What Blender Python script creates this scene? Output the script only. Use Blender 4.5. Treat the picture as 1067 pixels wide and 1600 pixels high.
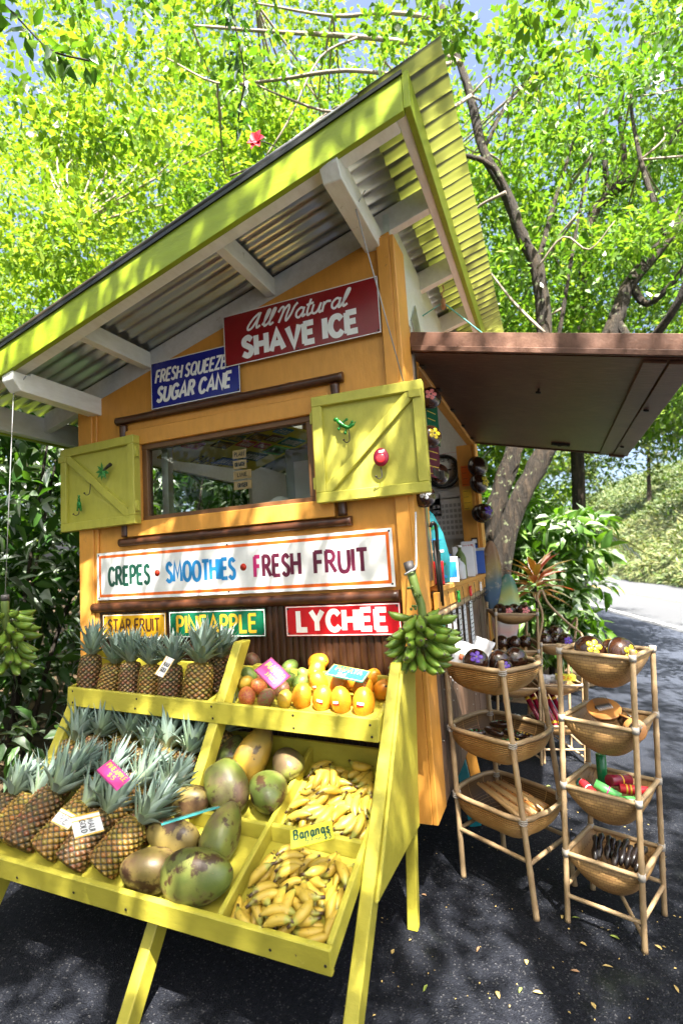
import bpy, math, random
import numpy as np
from mathutils import Vector, Matrix, Euler, noise
R = math.radians
random.seed(7); RNG = np.random.default_rng(11)
scene = bpy.context.scene
COL = scene.collection
for o in list(bpy.data.objects): bpy.data.objects.remove(o)

# ------------------------------------------------------------------ camera
cam_data = bpy.data.cameras.new('camera'); cam = bpy.data.objects.new('camera', cam_data); COL.objects.link(cam)
cam_data.sensor_fit = 'VERTICAL'; cam_data.sensor_height = 36.0; cam_data.sensor_width = 24.0
cam_data.lens = 18.5821; cam_data.clip_start = 0.05; cam_data.clip_end = 600
cam.matrix_world = Matrix(((0.929939, 0.029086, 0.366561, 0.469722), (0.367713, -0.073558, -0.927026, -2.166406), (0.000000, 0.996867, -0.079099, 1.400000), (0.000000, 0.000000, 0.000000, 1.000000)))
cam_data.dof.use_dof = True; cam_data.dof.focus_distance = 2.3; cam_data.dof.aperture_fstop = 2.4
scene.camera = cam

# ------------------------------------------------------------------ sky, sun, exposure
SUN_DIR = Vector((0.26, -0.44, 0.86)).normalized()          # towards the sun: behind the camera, a little to the right
elev = math.asin(SUN_DIR.z); azim = math.atan2(SUN_DIR.x, SUN_DIR.y)
world = bpy.data.worlds.new('World'); scene.world = world; world.use_nodes = True
wn = world.node_tree.nodes; wl = world.node_tree.links; wn.clear()
sky = wn.new('ShaderNodeTexSky'); sky.sky_type = 'NISHITA'; sky.sun_disc = False
sky.sun_elevation = elev; sky.sun_rotation = azim; sky.air_density = 0.7; sky.dust_density = 5.0; sky.ozone_density = 1.0
bg = wn.new('ShaderNodeBackground'); bg.inputs['Strength'].default_value = 0.085
wo = wn.new('ShaderNodeOutputWorld'); wl.new(sky.outputs[0], bg.inputs['Color']); wl.new(bg.outputs[0], wo.inputs['Surface'])
sd = bpy.data.lights.new('sun', 'SUN'); sd.energy = 5.0; sd.angle = R(0.53); sd.color = (1.0, 0.95, 0.86)
sun = bpy.data.objects.new('sun', sd); COL.objects.link(sun)
sun.rotation_euler = (-SUN_DIR).to_track_quat('-Z', 'Y').to_euler(); sun.location = (2, -4, 12)
vs = scene.view_settings; vs.view_transform = 'Standard'; vs.look = 'None'; vs.gamma = 1.0; vs.use_curve_mapping = False
vs.exposure = 2.7
scene.cycles.use_denoising = True
scene.cycles.max_bounces = 9; scene.cycles.diffuse_bounces = 6; scene.cycles.transparent_max_bounces = 8; scene.cycles.sample_clamp_indirect = 6.0
scene.cycles.caustics_reflective = False; scene.cycles.caustics_refractive = False

# ------------------------------------------------------------------ materials
MATS = {}
class NT:
    """small node-tree helper"""
    def __init__(s, name):
        s.m = bpy.data.materials.new(name); s.m.use_nodes = True
        s.t = s.m.node_tree; s.n = s.t.nodes; s.l = s.t.links
        s.b = s.n['Principled BSDF']; s.out = s.n['Material Output']
    def node(s, typ, **kw):
        n = s.n.new(typ)
        for k, v in kw.items():
            if hasattr(n, k): setattr(n, k, v)
            else: n.inputs[k].default_value = v
        return n
    def coord(s, scale=(1, 1, 1), kind='Object'):
        tc = s.node('ShaderNodeTexCoord'); mp = s.node('ShaderNodeMapping'); mp.inputs['Scale'].default_value = scale
        s.l.new(tc.outputs[kind], mp.inputs['Vector']); return mp.outputs[0]
    def noise(s, vec, scale, detail=4, rough=0.55):
        n = s.node('ShaderNodeTexNoise'); n.inputs['Scale'].default_value = scale; n.inputs['Detail'].default_value = detail
        n.inputs['Roughness'].default_value = rough
        if vec is not None: s.l.new(vec, n.inputs['Vector'])
        return n.outputs['Fac']
    def ramp(s, fac, stops, interp='LINEAR'):
        r = s.node('ShaderNodeValToRGB'); r.color_ramp.interpolation = interp
        e = r.color_ramp.elements
        while len(e) < len(stops): e.new(0.5)
        for i, (p, c) in enumerate(stops):
            e[i].position = p; e[i].color = (c[0], c[1], c[2], 1) if len(c) == 3 else c
        s.l.new(fac, r.inputs[0]); return r.outputs[0]
    def mix(s, fac, a, b, mode='MIX'):
        m = s.node('ShaderNodeMix'); m.data_type = 'RGBA'; m.blend_type = mode
        for sock, v in ((m.inputs['Factor'], fac), (m.inputs['A'], a), (m.inputs['B'], b)):
            pass
        ins = [i for i in m.inputs if i.type == 'RGBA']; f = m.inputs[0]
        if isinstance(fac, (int, float)): f.default_value = fac
        else: s.l.new(fac, f)
        for i, v in zip(ins, (a, b)):
            if isinstance(v, tuple): i.default_value = (v[0], v[1], v[2], 1)
            else: s.l.new(v, i)
        return [o for o in m.outputs if o.type == 'RGBA'][0]
    def bump(s, h, strength=0.3, dist=0.01):
        b = s.node('ShaderNodeBump'); b.inputs['Strength'].default_value = strength; b.inputs['Distance'].default_value = dist
        s.l.new(h, b.inputs['Height']); s.l.new(b.outputs[0], s.b.inputs['Normal']); return b
    def color(s, c):
        if isinstance(c, tuple): s.b.inputs['Base Color'].default_value = (c[0], c[1], c[2], 1)
        else: s.l.new(c, s.b.inputs['Base Color'])
    def rough(s, v): s.b.inputs['Roughness'].default_value = v
    def done(s, key): MATS[key] = s.m; return s.m

def srgb(r, g, b):
    f = lambda c: (c / 255 / 12.92) if c / 255 <= 0.04045 else ((c / 255 + 0.055) / 1.055) ** 2.4
    return (f(r), f(g), f(b))
def scl(c, k): return (c[0] * k, c[1] * k, c[2] * k)

def paint(key, col, rough=0.45, var=0.12, grain=(1.5, 1.5, 1.5), wear=None, bump=0.15, spec=0.4):
    """brushed, slightly uneven house paint on timber, with a few worn spots"""
    t = NT(key); v = t.coord(); g = t.coord(grain)
    n1 = t.noise(v, 3.2, 5); n2 = t.noise(g, 34, 6, 0.65)
    c = t.mix(t.ramp(n1, [(0.3, (0, 0, 0)), (0.7, (1, 1, 1))]), scl(col, 1 - var), scl(col, 1 + var * 0.6))
    c = t.mix(1.0, c, t.ramp(n2, [(0.25, (0.86, 0.85, 0.82)), (0.6, (1, 1, 1)), (0.85, (1.06, 1.06, 1.06))]), 'MULTIPLY')
    n4 = t.noise(v, 48, 5, 0.7); c = t.mix(t.ramp(n4, [(0.70, (0, 0, 0)), (0.76, (0.7, 0.7, 0.7))]), c, scl(col, 0.35))
    if wear:
        n3 = t.noise(v, 17, 8, 0.7)
        c = t.mix(t.ramp(n3, [(0.655, (0, 0, 0)), (0.70, (1, 1, 1))]), c, wear)
    t.color(c); t.rough(rough); t.b.inputs['Specular IOR Level'].default_value = spec
    t.bump(n2, bump * 1.8, 0.005); return t.done(key)
def plain(key, col, rough=0.5, metal=0.0, spec=0.5):
    t = NT(key); v = t.coord(); n = t.noise(v, 22, 4)
    t.color(t.mix(n, scl(col, 0.86), scl(col, 1.1))); t.rough(rough)
    t.b.inputs['Metallic'].default_value = metal; t.b.inputs['Specular IOR Level'].default_value = spec
    return t.done(key)
def attr_mat(key, rough=0.5, attr='Col', bump=None, noise_var=None, spec=0.5, sss=None):
    t = NT(key); a = t.node('ShaderNodeAttribute'); a.attribute_name = attr; c = a.outputs['Color']
    if noise_var:
        v = t.coord(); n = t.noise(v, noise_var[0], 6, 0.65)
        c = t.mix(t.ramp(n, [(noise_var[1], (0, 0, 0)), (noise_var[2], (1, 1, 1))]), c, noise_var[3])
    t.color(c); t.rough(rough); t.b.inputs['Specular IOR Level'].default_value = spec
    if bump: t.bump(t.noise(t.coord(), bump[0], 5), bump[1], 0.003)
    return t.done(key)

# ------------------------------------------------------------------ mesh helpers
class MB:
    def __init__(s): s.v = []; s.f = []; s.c = None; s.smooth = set()
    def add(s, vs, fs, smooth=False):
        o = len(s.v); s.v += [tuple(p) for p in vs]
        k = len(s.f); s.f += [tuple(o + i for i in f) for f in fs]
        if smooth: s.smooth.update(range(k, len(s.f)))
        return o
    def box(s, c, d, rot=None):
        """box with centre c, full sizes d, optional rotation (Matrix or Euler tuple)"""
        m = rot if isinstance(rot, Matrix) else (Euler(rot).to_matrix() if rot else None)
        vs = []
        for x in (-.5, .5):
            for y in (-.5, .5):
                for z in (-.5, .5):
                    p = Vector((x * d[0], y * d[1], z * d[2]))
                    if m is not None: p = m @ p
                    vs.append((p.x + c[0], p.y + c[1], p.z + c[2]))
        s.add(vs, [(0, 1, 3, 2), (4, 6, 7, 5), (0, 4, 5, 1), (2, 3, 7, 6), (0, 2, 6, 4), (1, 5, 7, 3)]); return s
    def bx(s, x0, x1, y0, y1, z0, z1): return s.box(((x0 + x1) / 2, (y0 + y1) / 2, (z0 + z1) / 2), (abs(x1 - x0), abs(y1 - y0), abs(z1 - z0)))
    def bar(s, a, b, w, h, up=(0, 0, 1)):
        """rectangular bar from a to b, w across, h along 'up'"""
        a = Vector(a); b = Vector(b); d = (b - a); L = d.length; d.normalize(); u = Vector(up)
        x = d.cross(u).normalized(); u = x.cross(d).normalized()
        m = Matrix((x, d, u)).transposed(); return s.box((a + b) / 2, (w, L, h), m)
    def prism(s, poly, axis, a0, a1):
        """extrude a 2-D polygon along an axis: 'x' (poly in y,z), 'y' (x,z), 'z' (x,y)"""
        def P(p, a): return {'x': (a, p[0], p[1]), 'y': (p[0], a, p[1]), 'z': (p[0], p[1], a)}[axis]
        n = len(poly); vs = [P(p, a0) for p in poly] + [P(p, a1) for p in poly]
        fs = [tuple(range(n))[::-1], tuple(range(n, 2 * n))] + [(i, (i + 1) % n, n + (i + 1) % n, n + i) for i in range(n)]
        s.add(vs, fs); return s
    def tube(s, pts, r, n=8, cap=True, smooth=True, jitter=0):
        pts = [Vector(p) for p in pts]; m = len(pts)
        rs = r if isinstance(r, (list, tuple)) else [r] * m
        vs = []; prev = None
        for i, p in enumerate(pts):
            d = (pts[min(i + 1, m - 1)] - pts[max(i - 1, 0)]).normalized()
            if prev is None:
                u = d.orthogonal().normalized()
            else:
                u = (prev - d * prev.dot(d)); u = u.normalized() if u.length > 1e-6 else d.orthogonal().normalized()
            prev = u; w = d.cross(u)
            for k in range(n):
                a = 2 * math.pi * k / n; q = rs[i] * (1 + (random.uniform(-jitter, jitter) if jitter else 0))
                vs.append(p + u * (math.cos(a) * q) + w * (math.sin(a) * q))
        fs = [(i * n + k, i * n + (k + 1) % n, (i + 1) * n + (k + 1) % n, (i + 1) * n + k) for i in range(m - 1) for k in range(n)]
        o = s.add(vs, fs, smooth)
        if cap: s.f.append(tuple(o + k for k in range(n))[::-1]); s.f.append(tuple(o + (m - 1) * n + k for k in range(n)))
        return s
    def lathe(s, prof, n=16, c=(0, 0, 0), rot=None, squash=(1, 1), smooth=True, cap=True):
        """profile [(r,z)...] turned about z"""
        vs = []
        for r, z in prof:
            for k in range(n):
                a = 2 * math.pi * k / n; p = Vector((r * math.cos(a) * squash[0], r * math.sin(a) * squash[1], z))
                if rot is not None: p = rot @ p
                vs.append(p + Vector(c))
        m = len(prof)
        fs = [(i * n + k, i * n + (k + 1) % n, (i + 1) * n + (k + 1) % n, (i + 1) * n + k) for i in range(m - 1) for k in range(n)]
        o = s.add(vs, fs, smooth)
        if not cap: return s
        if prof[0][0] > 1e-5: s.f.append(tuple(o + k for k in range(n))[::-1])
        if prof[-1][0] > 1e-5: s.f.append(tuple(o + (m - 1) * n + k for k in range(n)))
        return s
    def ball(s, c, r, n=14, m=10, rot=None):
        r = r if isinstance(r, tuple) else (r, r, r)
        prof = [(max(1e-6, math.sin(math.pi * i / m)), -math.cos(math.pi * i / m)) for i in range(m + 1)]
        vs = []; 
        for q, z in prof:
            for k in range(n):
                a = 2 * math.pi * k / n; p = Vector((q * math.cos(a) * r[0], q * math.sin(a) * r[1], z * r[2]))
                if rot is not None: p = rot @ p
                vs.append(p + Vector(c))
        s.add(vs, [(i * n + k, i * n + (k + 1) % n, (i + 1) * n + (k + 1) % n, (i + 1) * n + k) for i in range(m) for k in range(n)], True)
        return s
    def quad(s, a, b, c, d): s.add([a, b, c, d], [(0, 1, 2, 3)]); return s
    def mesh(s, name, mat, cols=None, bevel=0):
        me = bpy.data.meshes.new(name); me.from_pydata(s.v, [], s.f)
        if s.smooth:
            fl = np.zeros(len(me.polygons), bool); fl[[i for i in s.smooth if i < len(fl)]] = True
            me.polygons.foreach_set('use_smooth', fl)
        for m in (mat if isinstance(mat, (list, tuple)) else [mat]): me.materials.append(MATS[m] if isinstance(m, str) else m)
        if cols is not None:
            at = me.color_attributes.new('Col', 'FLOAT_COLOR', 'POINT')
            arr = np.ones((len(me.vertices), 4), np.float32); arr[:, :3] = np.asarray(cols, np.float32)[:, :3]; at.data.foreach_set('color', arr.ravel())
        me.update(); return me
    def build(s, name, mat, parent=None, cols=None, bevel=0, loc=None):
        me = s.mesh(name, mat, cols); o = bpy.data.objects.new(name, me); COL.objects.link(o)
        if parent is not None: o.parent = parent
        if loc is not None: o.location = loc
        if bevel: bev(o, bevel)
        return o
def bev(o, w, seg=1):
    b = o.modifiers.new('bevel', 'BEVEL'); b.width = w; b.segments = seg; b.limit_method = 'ANGLE'; b.angle_limit = R(40); return o

def tag(o, label=None, cat=None, group=None, kind=None):
    if label: o['label'] = label
    if cat: o['category'] = cat
    if group: o['group'] = group
    if kind: o['kind'] = kind
    return o
def empty(name, loc=(0, 0, 0), rot=(0, 0, 0), label=None, cat=None, group=None):
    o = bpy.data.objects.new(name, None); COL.objects.link(o); o.location = loc; o.rotation_euler = rot; o.empty_display_size = 0.1
    return tag(o, label, cat, group)
def copy_tree(o, parent=None):
    c = o.copy(); COL.objects.link(c)
    if parent is not None: c.parent = parent
    for ch in list(o.children):
        copy_tree(ch, c)
    return c
def inst(name, me, parent=None, loc=(0, 0, 0), rot=(0, 0, 0), sc=(1, 1, 1)):
    o = bpy.data.objects.new(name, me); COL.objects.link(o)
    if parent is not None: o.parent = parent
    o.location = loc; o.rotation_euler = rot; o.scale = sc; return o
def ori(z, x=None):
    """rotation matrix whose local z looks along z (and x roughly along x)"""
    z = Vector(z).normalized(); x = Vector(x) if x is not None else z.orthogonal()
    x = (x - z * x.dot(z)).normalized(); y = z.cross(x); return Matrix((x, y, z)).transposed()
def catmull(pts, k=5):
    P = [np.array(p, float) for p in pts]
    if len(P) < 3: return [tuple(p) for p in P]
    out = []
    for i in range(len(P) - 1):
        p0 = P[i - 1] if i else 2 * P[0] - P[1]; p1 = P[i]; p2 = P[i + 1]; p3 = P[i + 2] if i + 2 < len(P) else 2 * P[-1] - P[-2]
        for j in range(k):
            t = j / k
            out.append(tuple(0.5 * ((2 * p1) + (-p0 + p2) * t + (2 * p0 - 5 * p1 + 4 * p2 - p3) * t * t + (-p0 + 3 * p1 - 3 * p2 + p3) * t ** 3)))
    out.append(tuple(P[-1])); return out
def big_mesh(name, V, F, mat, parent=None, smooth=False):
    """fast mesh from numpy: V (n,3), F (m,k)"""
    me = bpy.data.meshes.new(name); V = np.asarray(V, np.float32); F = np.asarray(F, np.int32); k = F.shape[1]
    me.vertices.add(len(V)); me.vertices.foreach_set('co', V.ravel())
    me.loops.add(F.size); me.loops.foreach_set('vertex_index', F.ravel())
    me.polygons.add(len(F)); me.polygons.foreach_set('loop_start', np.arange(0, F.size, k, dtype=np.int32))
    try: me.polygons.foreach_set('loop_total', np.full(len(F), k, np.int32))
    except Exception: pass
    if smooth: me.polygons.foreach_set('use_smooth', np.ones(len(F), bool))
    me.materials.append(MATS[mat]); me.update(calc_edges=True); me.validate()
    o = bpy.data.objects.new(name, me); COL.objects.link(o)
    if parent is not None: o.parent = parent
    return o

# ------------------------------------------------------------------ hand-painted stroke lettering
G = {
 'A': (.78, ['0,0 .39,1 .78,0', '.16,.33 .62,.33']), 'B': (.62, ['0,0 0,1', '~0,1 .42,.97 .5,.76 .36,.55 0,.53', '~0,.53 .46,.5 .6,.27 .44,.03 0,0']),
 'C': (.68, ['~.66,.82 .48,.98 .2,.93 .03,.62 .05,.3 .24,.04 .5,.02 .68,.17']), 'D': (.7, ['0,0 0,1', '~0,1 .4,.95 .66,.66 .64,.32 .4,.05 0,0']),
 'E': (.55, ['0,0 0,1', '0,1 .53,1', '0,.52 .46,.52', '0,0 .55,0']), 'F': (.52, ['0,0 0,1', '0,1 .52,1', '0,.52 .44,.52']),
 'G': (.74, ['~.68,.84 .48,.99 .2,.93 .03,.62 .05,.3 .24,.04 .5,.01 .7,.14', '.7,.1 .7,.45 .42,.45']), 'H': (.66, ['0,0 0,1', '.66,0 .66,1', '0,.52 .66,.52']),
 'I': (.02, ['.01,0 .01,1']), 'J': (.4, ['~.4,1 .4,.25 .25,.02 0,.1']), 'K': (.62, ['0,0 0,1', '.6,1 .03,.48 .62,0']), 'L': (.5, ['0,1 0,0 .5,0']),
 'M': (.86, ['0,0 .12,1 .43,.25 .74,1 .86,0']), 'N': (.7, ['0,0 0,1 .7,0 .7,1']), 'O': (.8, ['~.4,1 .12,.86 .02,.5 .12,.14 .4,0 .68,.14 .78,.5 .68,.86 .4,1']),
 'P': (.56, ['0,0 0,1', '~0,1 .4,.97 .55,.74 .4,.48 0,.45']), 'Q': (.82, ['~.4,1 .12,.86 .02,.5 .12,.14 .4,0 .68,.14 .78,.5 .68,.86 .4,1', '.5,.25 .82,-.06']),
 'R': (.62, ['0,0 0,1', '~0,1 .4,.97 .54,.75 .4,.53 0,.5', '.25,.5 .62,0']), 'S': (.55, ['~.52,.86 .32,1 .08,.9 .06,.68 .28,.52 .5,.36 .48,.1 .26,0 .0,.13']),
 'T': (.64, ['.32,0 .32,1', '0,1 .64,1']), 'U': (.66, ['~0,1 0,.32 .12,.05 .33,0 .54,.05 .66,.32 .66,1']), 'V': (.72, ['0,1 .36,0 .72,1']),
 'W': (1.0, ['0,1 .24,0 .5,.8 .76,0 1,1']), 'X': (.66, ['0,0 .66,1', '0,1 .66,0']), 'Y': (.66, ['0,1 .33,.48 .66,1', '.33,.5 .33,0']), 'Z': (.6, ['0,1 .58,1 0,0 .6,0']),
 '$': (.5, ['~.5,.8 .3,.92 .06,.82 .06,.64 .28,.5 .48,.36 .46,.14 .25,.06 .0,.18', '.26,-.05 .26,1.05']), '•': (.3, ['.1,.5 .2,.5']),
 '0': (.6, ['~.3,1 .08,.84 .02,.5 .08,.16 .3,0 .52,.16 .58,.5 .52,.84 .3,1']), '1': (.25, ['0,.8 .2,1 .2,0']), '2': (.55, ['~.03,.8 .25,1 .5,.82 .4,.5 0,0', '0,0 .55,0']),
 '3': (.52, ['~.03,.88 .25,1 .48,.8 .25,.54', '~.25,.54 .52,.32 .3,0 .0,.12']), '4': (.58, ['.42,0 .42,1 0,.3 .58,.3']), '5': (.52, ['.5,1 .08,1 .04,.58', '~.04,.56 .3,.64 .52,.36 .34,.03 .0,.1']),
 '6': (.55, ['~.48,.94 .2,.8 .03,.38 .14,.04 .4,.03 .52,.28 .35,.52 .06,.36']), '7': (.52, ['0,1 .52,1 .18,0']), '8': (.55, ['~.28,.54 .06,.76 .28,1 .5,.76 .28,.54 .02,.26 .28,0 .54,.26 .28,.54']), '9': (.55, ['~.5,.62 .3,.48 .06,.7 .28,1 .5,.72 .46,.3 .2,0']),
 'a': (.56, ['~.5,.5 .28,.62 .06,.42 .08,.14 .28,.02 .5,.3', '~.5,.6 .48,.25 .52,.03 .66,.12']), 'b': (.5, ['0,1 0,0', '~0,.4 .3,.6 .48,.35 .35,.03 0,.1']),
 'f': (.4, ['~.4,.92 .22,1 .14,.8 .14,0', '0,.58 .36,.58']), 'l': (.3, ['~.0,.12 .22,.55 .34,.98 .2,.98 .1,.4 .16,.03 .36,.12']), 'n': (.52, ['0,0 0,.6', '~0,.4 .2,.6 .42,.55 .46,0']),
 'o': (.5, ['~.25,.6 .04,.44 .04,.14 .25,.0 .46,.14 .46,.44 .25,.6']), 'r': (.42, ['0,0 0,.6', '~0,.38 .15,.58 .4,.56']), 's': (.42, ['~.4,.52 .2,.6 .05,.46 .2,.32 .4,.16 .2,.0 .0,.1']),
 't': (.38, ['~.2,1 .12,.3 .2,.02 .4,.12', '0,.68 .4,.74']), 'u': (.58, ['~0,.6 -.02,.2 .14,.02 .34,.14 .44,.5', '~.46,.6 .42,.2 .5,.02 .66,.12']),
 '-': (.3, ['0,.5 .3,.5']), '@N': (.95, ['~-.18,.7 -.02,.96 .14,.9 .12,.5 .0,0', '~.02,.1 .2,.75 .42,1.0 .5,.8 .42,.3 .48,.02 .7,.35 .84,.8 1.0,1.0']),
 '@A': (.95, ['~.62,.98 .3,.72 .04,.3 .06,.04 .3,.08 .55,.5 .72,1.0', '~.72,1.0 .62,.4 .66,.05 .86,.14']),
}
def stroke_mesh(mb, strokes, w, z, ends=0.0):
    for si, st in enumerate(strokes):
        P = [Vector((p[0], p[1])) for p in st]; n = len(P)
        d = (P[1] - P[0]).normalized(); P[0] = P[0] - d * ends; d = (P[-1] - P[-2]).normalized(); P[-1] = P[-1] + d * ends
        L, Rr = [], []
        for i in range(n):
            t0 = (P[i] - P[i - 1]).normalized() if i else None; t1 = (P[i + 1] - P[i]).normalized() if i < n - 1 else None
            a = t0 or t1; b = t1 or t0; na = Vector((-a.y, a.x)); nb = Vector((-b.y, b.x)); m = na + nb
            if m.length < 0.3: m = na
            m.normalize(); k = min(1.0 / max(m.dot(na), 0.35), 1.8)
            L.append(P[i] + m * (w / 2 * k)); Rr.append(P[i] - m * (w / 2 * k))
        zz = z + si * 0.00006
        vs = [(p.x, p.y, zz) for p in L] + [(p.x, p.y, zz) for p in Rr]
        mb.add(vs, [(n + i, n + i + 1, i + 1, i) for i in range(n - 1)])
def parse(g):
    out = []
    for s in g:
        sm = s.startswith('~'); pts = [tuple(float(v) for v in p.split(',')) for p in s.lstrip('~').split()]
        out.append(catmull(pts, 4) if sm else pts)
    return out
def lettering(text, width, height, weight=0.16, z=0.0, slant=0.0, gap=0.2, centre=(0, 0), wob=0.0, mono=False):
    """flat painted letters in the local xy plane, fitted into width x height; returns an MB"""
    toks = []; i = 0
    while i < len(text):
        if text[i] == '@': toks.append(text[i:i + 2]); i += 2
        else: toks.append(text[i]); i += 1
    x = 0; items = []
    for t in toks:
        if t == ' ': x += 0.38; continue
        w, g = G[t]; items.append((x, parse(g))); x += w + gap + weight * 0.8
    total = max(x - gap - weight * 0.8, 0.1); W_ = total + weight; sx = (width - weight * height * 0.6) / W_
    mb = MB()
    for x0, strokes in items:
        dy = random.uniform(-wob, wob); sts = []
        for st in strokes:
            sts.append([((x0 + px - total / 2) * sx + slant * (py - .5) * height + centre[0], (py - .5 + dy) * (height * (1 - weight * .8)) + centre[1]) for px, py in st])
        stroke_mesh(mb, sts, weight * height, z, ends=weight * height * 0.12)
        z += 0.00002
    return mb

# ------------------------------------------------------------------ the materials of the place
ORANGE = (0.68, 0.31, 0.055); LIMEY = (0.47, 0.415, 0.05)
paint('orange', ORANGE, 0.42, 0.10, (1, 1, .25), wear=(0.45, 0.2, 0.05), bump=0.25)
paint('lime_yellow', LIMEY, 0.38, 0.10, (.4, 1, 1), wear=(0.55, 0.5, 0.12), bump=0.25)
paint('shutter_paint', (0.48, 0.45, 0.07), 0.4, 0.08, (1, 1, .4), bump=0.25)
paint('fascia_green', (0.26, 0.34, 0.016), 0.35, 0.10, (.25, 1, 1), bump=0.2)
paint('white_wood', (0.80, 0.80, 0.77), 0.45, 0.08, (1, .3, 1), wear=(0.5, 0.47, 0.4), bump=0.2)
paint('pale_panel', (0.70, 0.76, 0.70), 0.3, 0.05)
paint('inner_wall', (0.78, 0.77, 0.74), 0.6, 0.06)
paint('window_brown', (0.16, 0.075, 0.03), 0.4, 0.2)
paint('raw_timber', (0.42, 0.22, 0.09), 0.6, 0.25, (1, 1, .2))
plain('white_enamel', (0.80, 0.80, 0.79), 0.25); plain('letter_white', (0.84, 0.83, 0.81), 0.4)
plain('sign_red', (0.23, 0.008, 0.012), 0.22); plain('sign_red_bright', (0.50, 0.008, 0.015), 0.22); plain('sign_blue', (0.012, 0.016, 0.22), 0.22)
plain('sign_green', (0.006, 0.13, 0.06), 0.25); plain('sign_yellow', (0.75, 0.40, 0.02), 0.25); plain('sign_orange', (0.74, 0.13, 0.01), 0.3)
plain('letter_black', (0.012, 0.012, 0.012), 0.4); plain('letter_dkgreen', (0.006, 0.07, 0.045), 0.4); plain('letter_cyan', (0.015, 0.23, 0.55), 0.4)
plain('letter_blue', (0.02, 0.09, 0.42), 0.4); plain('letter_pink', (0.55, 0.02, 0.16), 0.4); plain('letter_maroon', (0.11, 0.008, 0.035), 0.4)
plain('letter_gold', (0.78, 0.46, 0.03), 0.4); plain('letter_brown', (0.09, 0.03, 0.01), 0.4); plain('letter_red', (0.6, 0.03, 0.01), 0.4)
plain('hot_pink', (0.62, 0.06, 0.28), 0.5); plain('teal', (0.015, 0.24, 0.23), 0.5); plain('chalk_yellow', (0.78, 0.62, 0.08), 0.5)
plain('paper', (0.74, 0.74, 0.76), 0.7); plain('paper_grey', (0.42, 0.42, 0.44), 0.7); plain('steel', (0.55, 0.55, 0.54), 0.3, 1.0)
plain('dark_metal', (0.035, 0.03, 0.028), 0.45, 0.7); plain('black_rubber', (0.015, 0.015, 0.016), 0.7); plain('cloth_white', (0.7, 0.68, 0.64), 0.8)
plain('appliance', (0.30, 0.30, 0.29), 0.35, 0.5); plain('black_plastic', (0.012, 0.012, 0.013), 0.3); plain('rope_teal', (0.10, 0.38, 0.33), 0.7); plain('rope_grey', (0.35, 0.35, 0.36), 0.6)
plain('flute_wood', (0.45, 0.19, 0.05), 0.35); plain('pale_wood', (0.60, 0.38, 0.17), 0.45); plain('gecko_green', (0.02, 0.20, 0.03), 0.25, 0.3)
plain('flower_red', (0.72, 0.02, 0.05), 0.5); plain('glass_teal', (0.02, 0.22, 0.26), 0.15); plain('bag_clear', (0.6, 0.61, 0.65), 0.2)
plain('yellow_box', (0.68, 0.62, 0.04), 0.4); plain('tube_green', (0.12, 0.50, 0.12), 0.25); plain('tube_dkgreen', (0.01, 0.16, 0.05), 0.2)
plain('tube_red', (0.62, 0.03, 0.04), 0.25); plain('tube_maroon', (0.22, 0.008, 0.03), 0.2); plain('leather', (0.02, 0.014, 0.012), 0.25)
plain('shell_paint_white', (0.7, 0.7, 0.72), 0.3); plain('shell_paint_violet', (0.10, 0.03, 0.42), 0.3); plain('shell_paint_yellow', (0.7, 0.55, 0.02), 0.3)
plain('shell_paint_green', (0.01, 0.22, 0.06), 0.3); plain('shell_paint_pink', (0.7, 0.2, 0.2), 0.3)
plain('leaf_fallen', (0.50, 0.36, 0.13), 0.6); plain('leaf_fallen_green', (0.24, 0.3, 0.06), 0.6); plain('leaf_fallen_brown', (0.26, 0.15, 0.08), 0.6)

t = NT('dark_bamboo'); v = t.coord((6, 6, 6)); n = t.noise(v, 4, 6, 0.6); g = t.coord((1, 30, 30)); n2 = t.noise(g, 3, 4)
t.color(t.mix(n2, t.ramp(n, [(0.3, (0.030, 0.010, 0.005)), (0.62, (0.11, 0.035, 0.014)), (0.8, (0.30, 0.12, 0.05))]), (0.05, 0.018, 0.008)))
t.rough(0.28); t.bump(n2, 0.2, 0.003); t.done('dark_bamboo')
t = NT('slat_bamboo'); v = t.coord((10, 10, 2.5)); n = t.noise(v, 3, 6, 0.65); oi = t.node('ShaderNodeObjectInfo')
c = t.ramp(n, [(0.3, (0.012, 0.006, 0.004)), (0.6, (0.042, 0.018, 0.009)), (0.76, (0.085, 0.038, 0.017)), (0.83, (0.42, 0.22, 0.08))])
t.color(t.mix(oi.outputs['Random'], c, scl((0.05, 0.02, 0.009), 1.0))); t.rough(0.3); t.bump(n, 0.25, 0.004); t.done('slat_bamboo')
t = NT('side_wood'); v = t.coord((14, 14, 1.2)); n = t.noise(v, 4, 6, 0.6); oi = t.node('ShaderNodeObjectInfo')
c = t.ramp(n, [(0.25, (0.08, 0.04, 0.022)), (0.6, (0.17, 0.095, 0.055)), (0.85, (0.27, 0.18, 0.12))])
t.color(t.mix(oi.outputs['Random'], c, (0.13, 0.08, 0.055))); t.rough(0.55); t.bump(n, 0.35, 0.004); t.done('side_wood')
t = NT('awning_brown'); v = t.coord((2.5, 26, 2.5)); n = t.noise(v, 4, 7, 0.7); n2 = t.noise(t.coord(), 2.2, 4)
c = t.mix(n2, t.ramp(n, [(0.25, (0.05, 0.021, 0.012)), (0.5, (0.145, 0.064, 0.036)), (0.75, (0.32, 0.17, 0.11))]), (0.055, 0.022, 0.014))
t.color(c); t.rough(0.48); t.b.inputs['Specular IOR Level'].default_value = 0.35; t.bump(n, 0.5, 0.006); t.done('awning_brown')
t = NT('corrugated'); v = t.coord((1, 3, 3)); n = t.noise(v, 3, 6, 0.6); n2 = t.noise(t.coord((2, 40, 40)), 2, 4)
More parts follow.
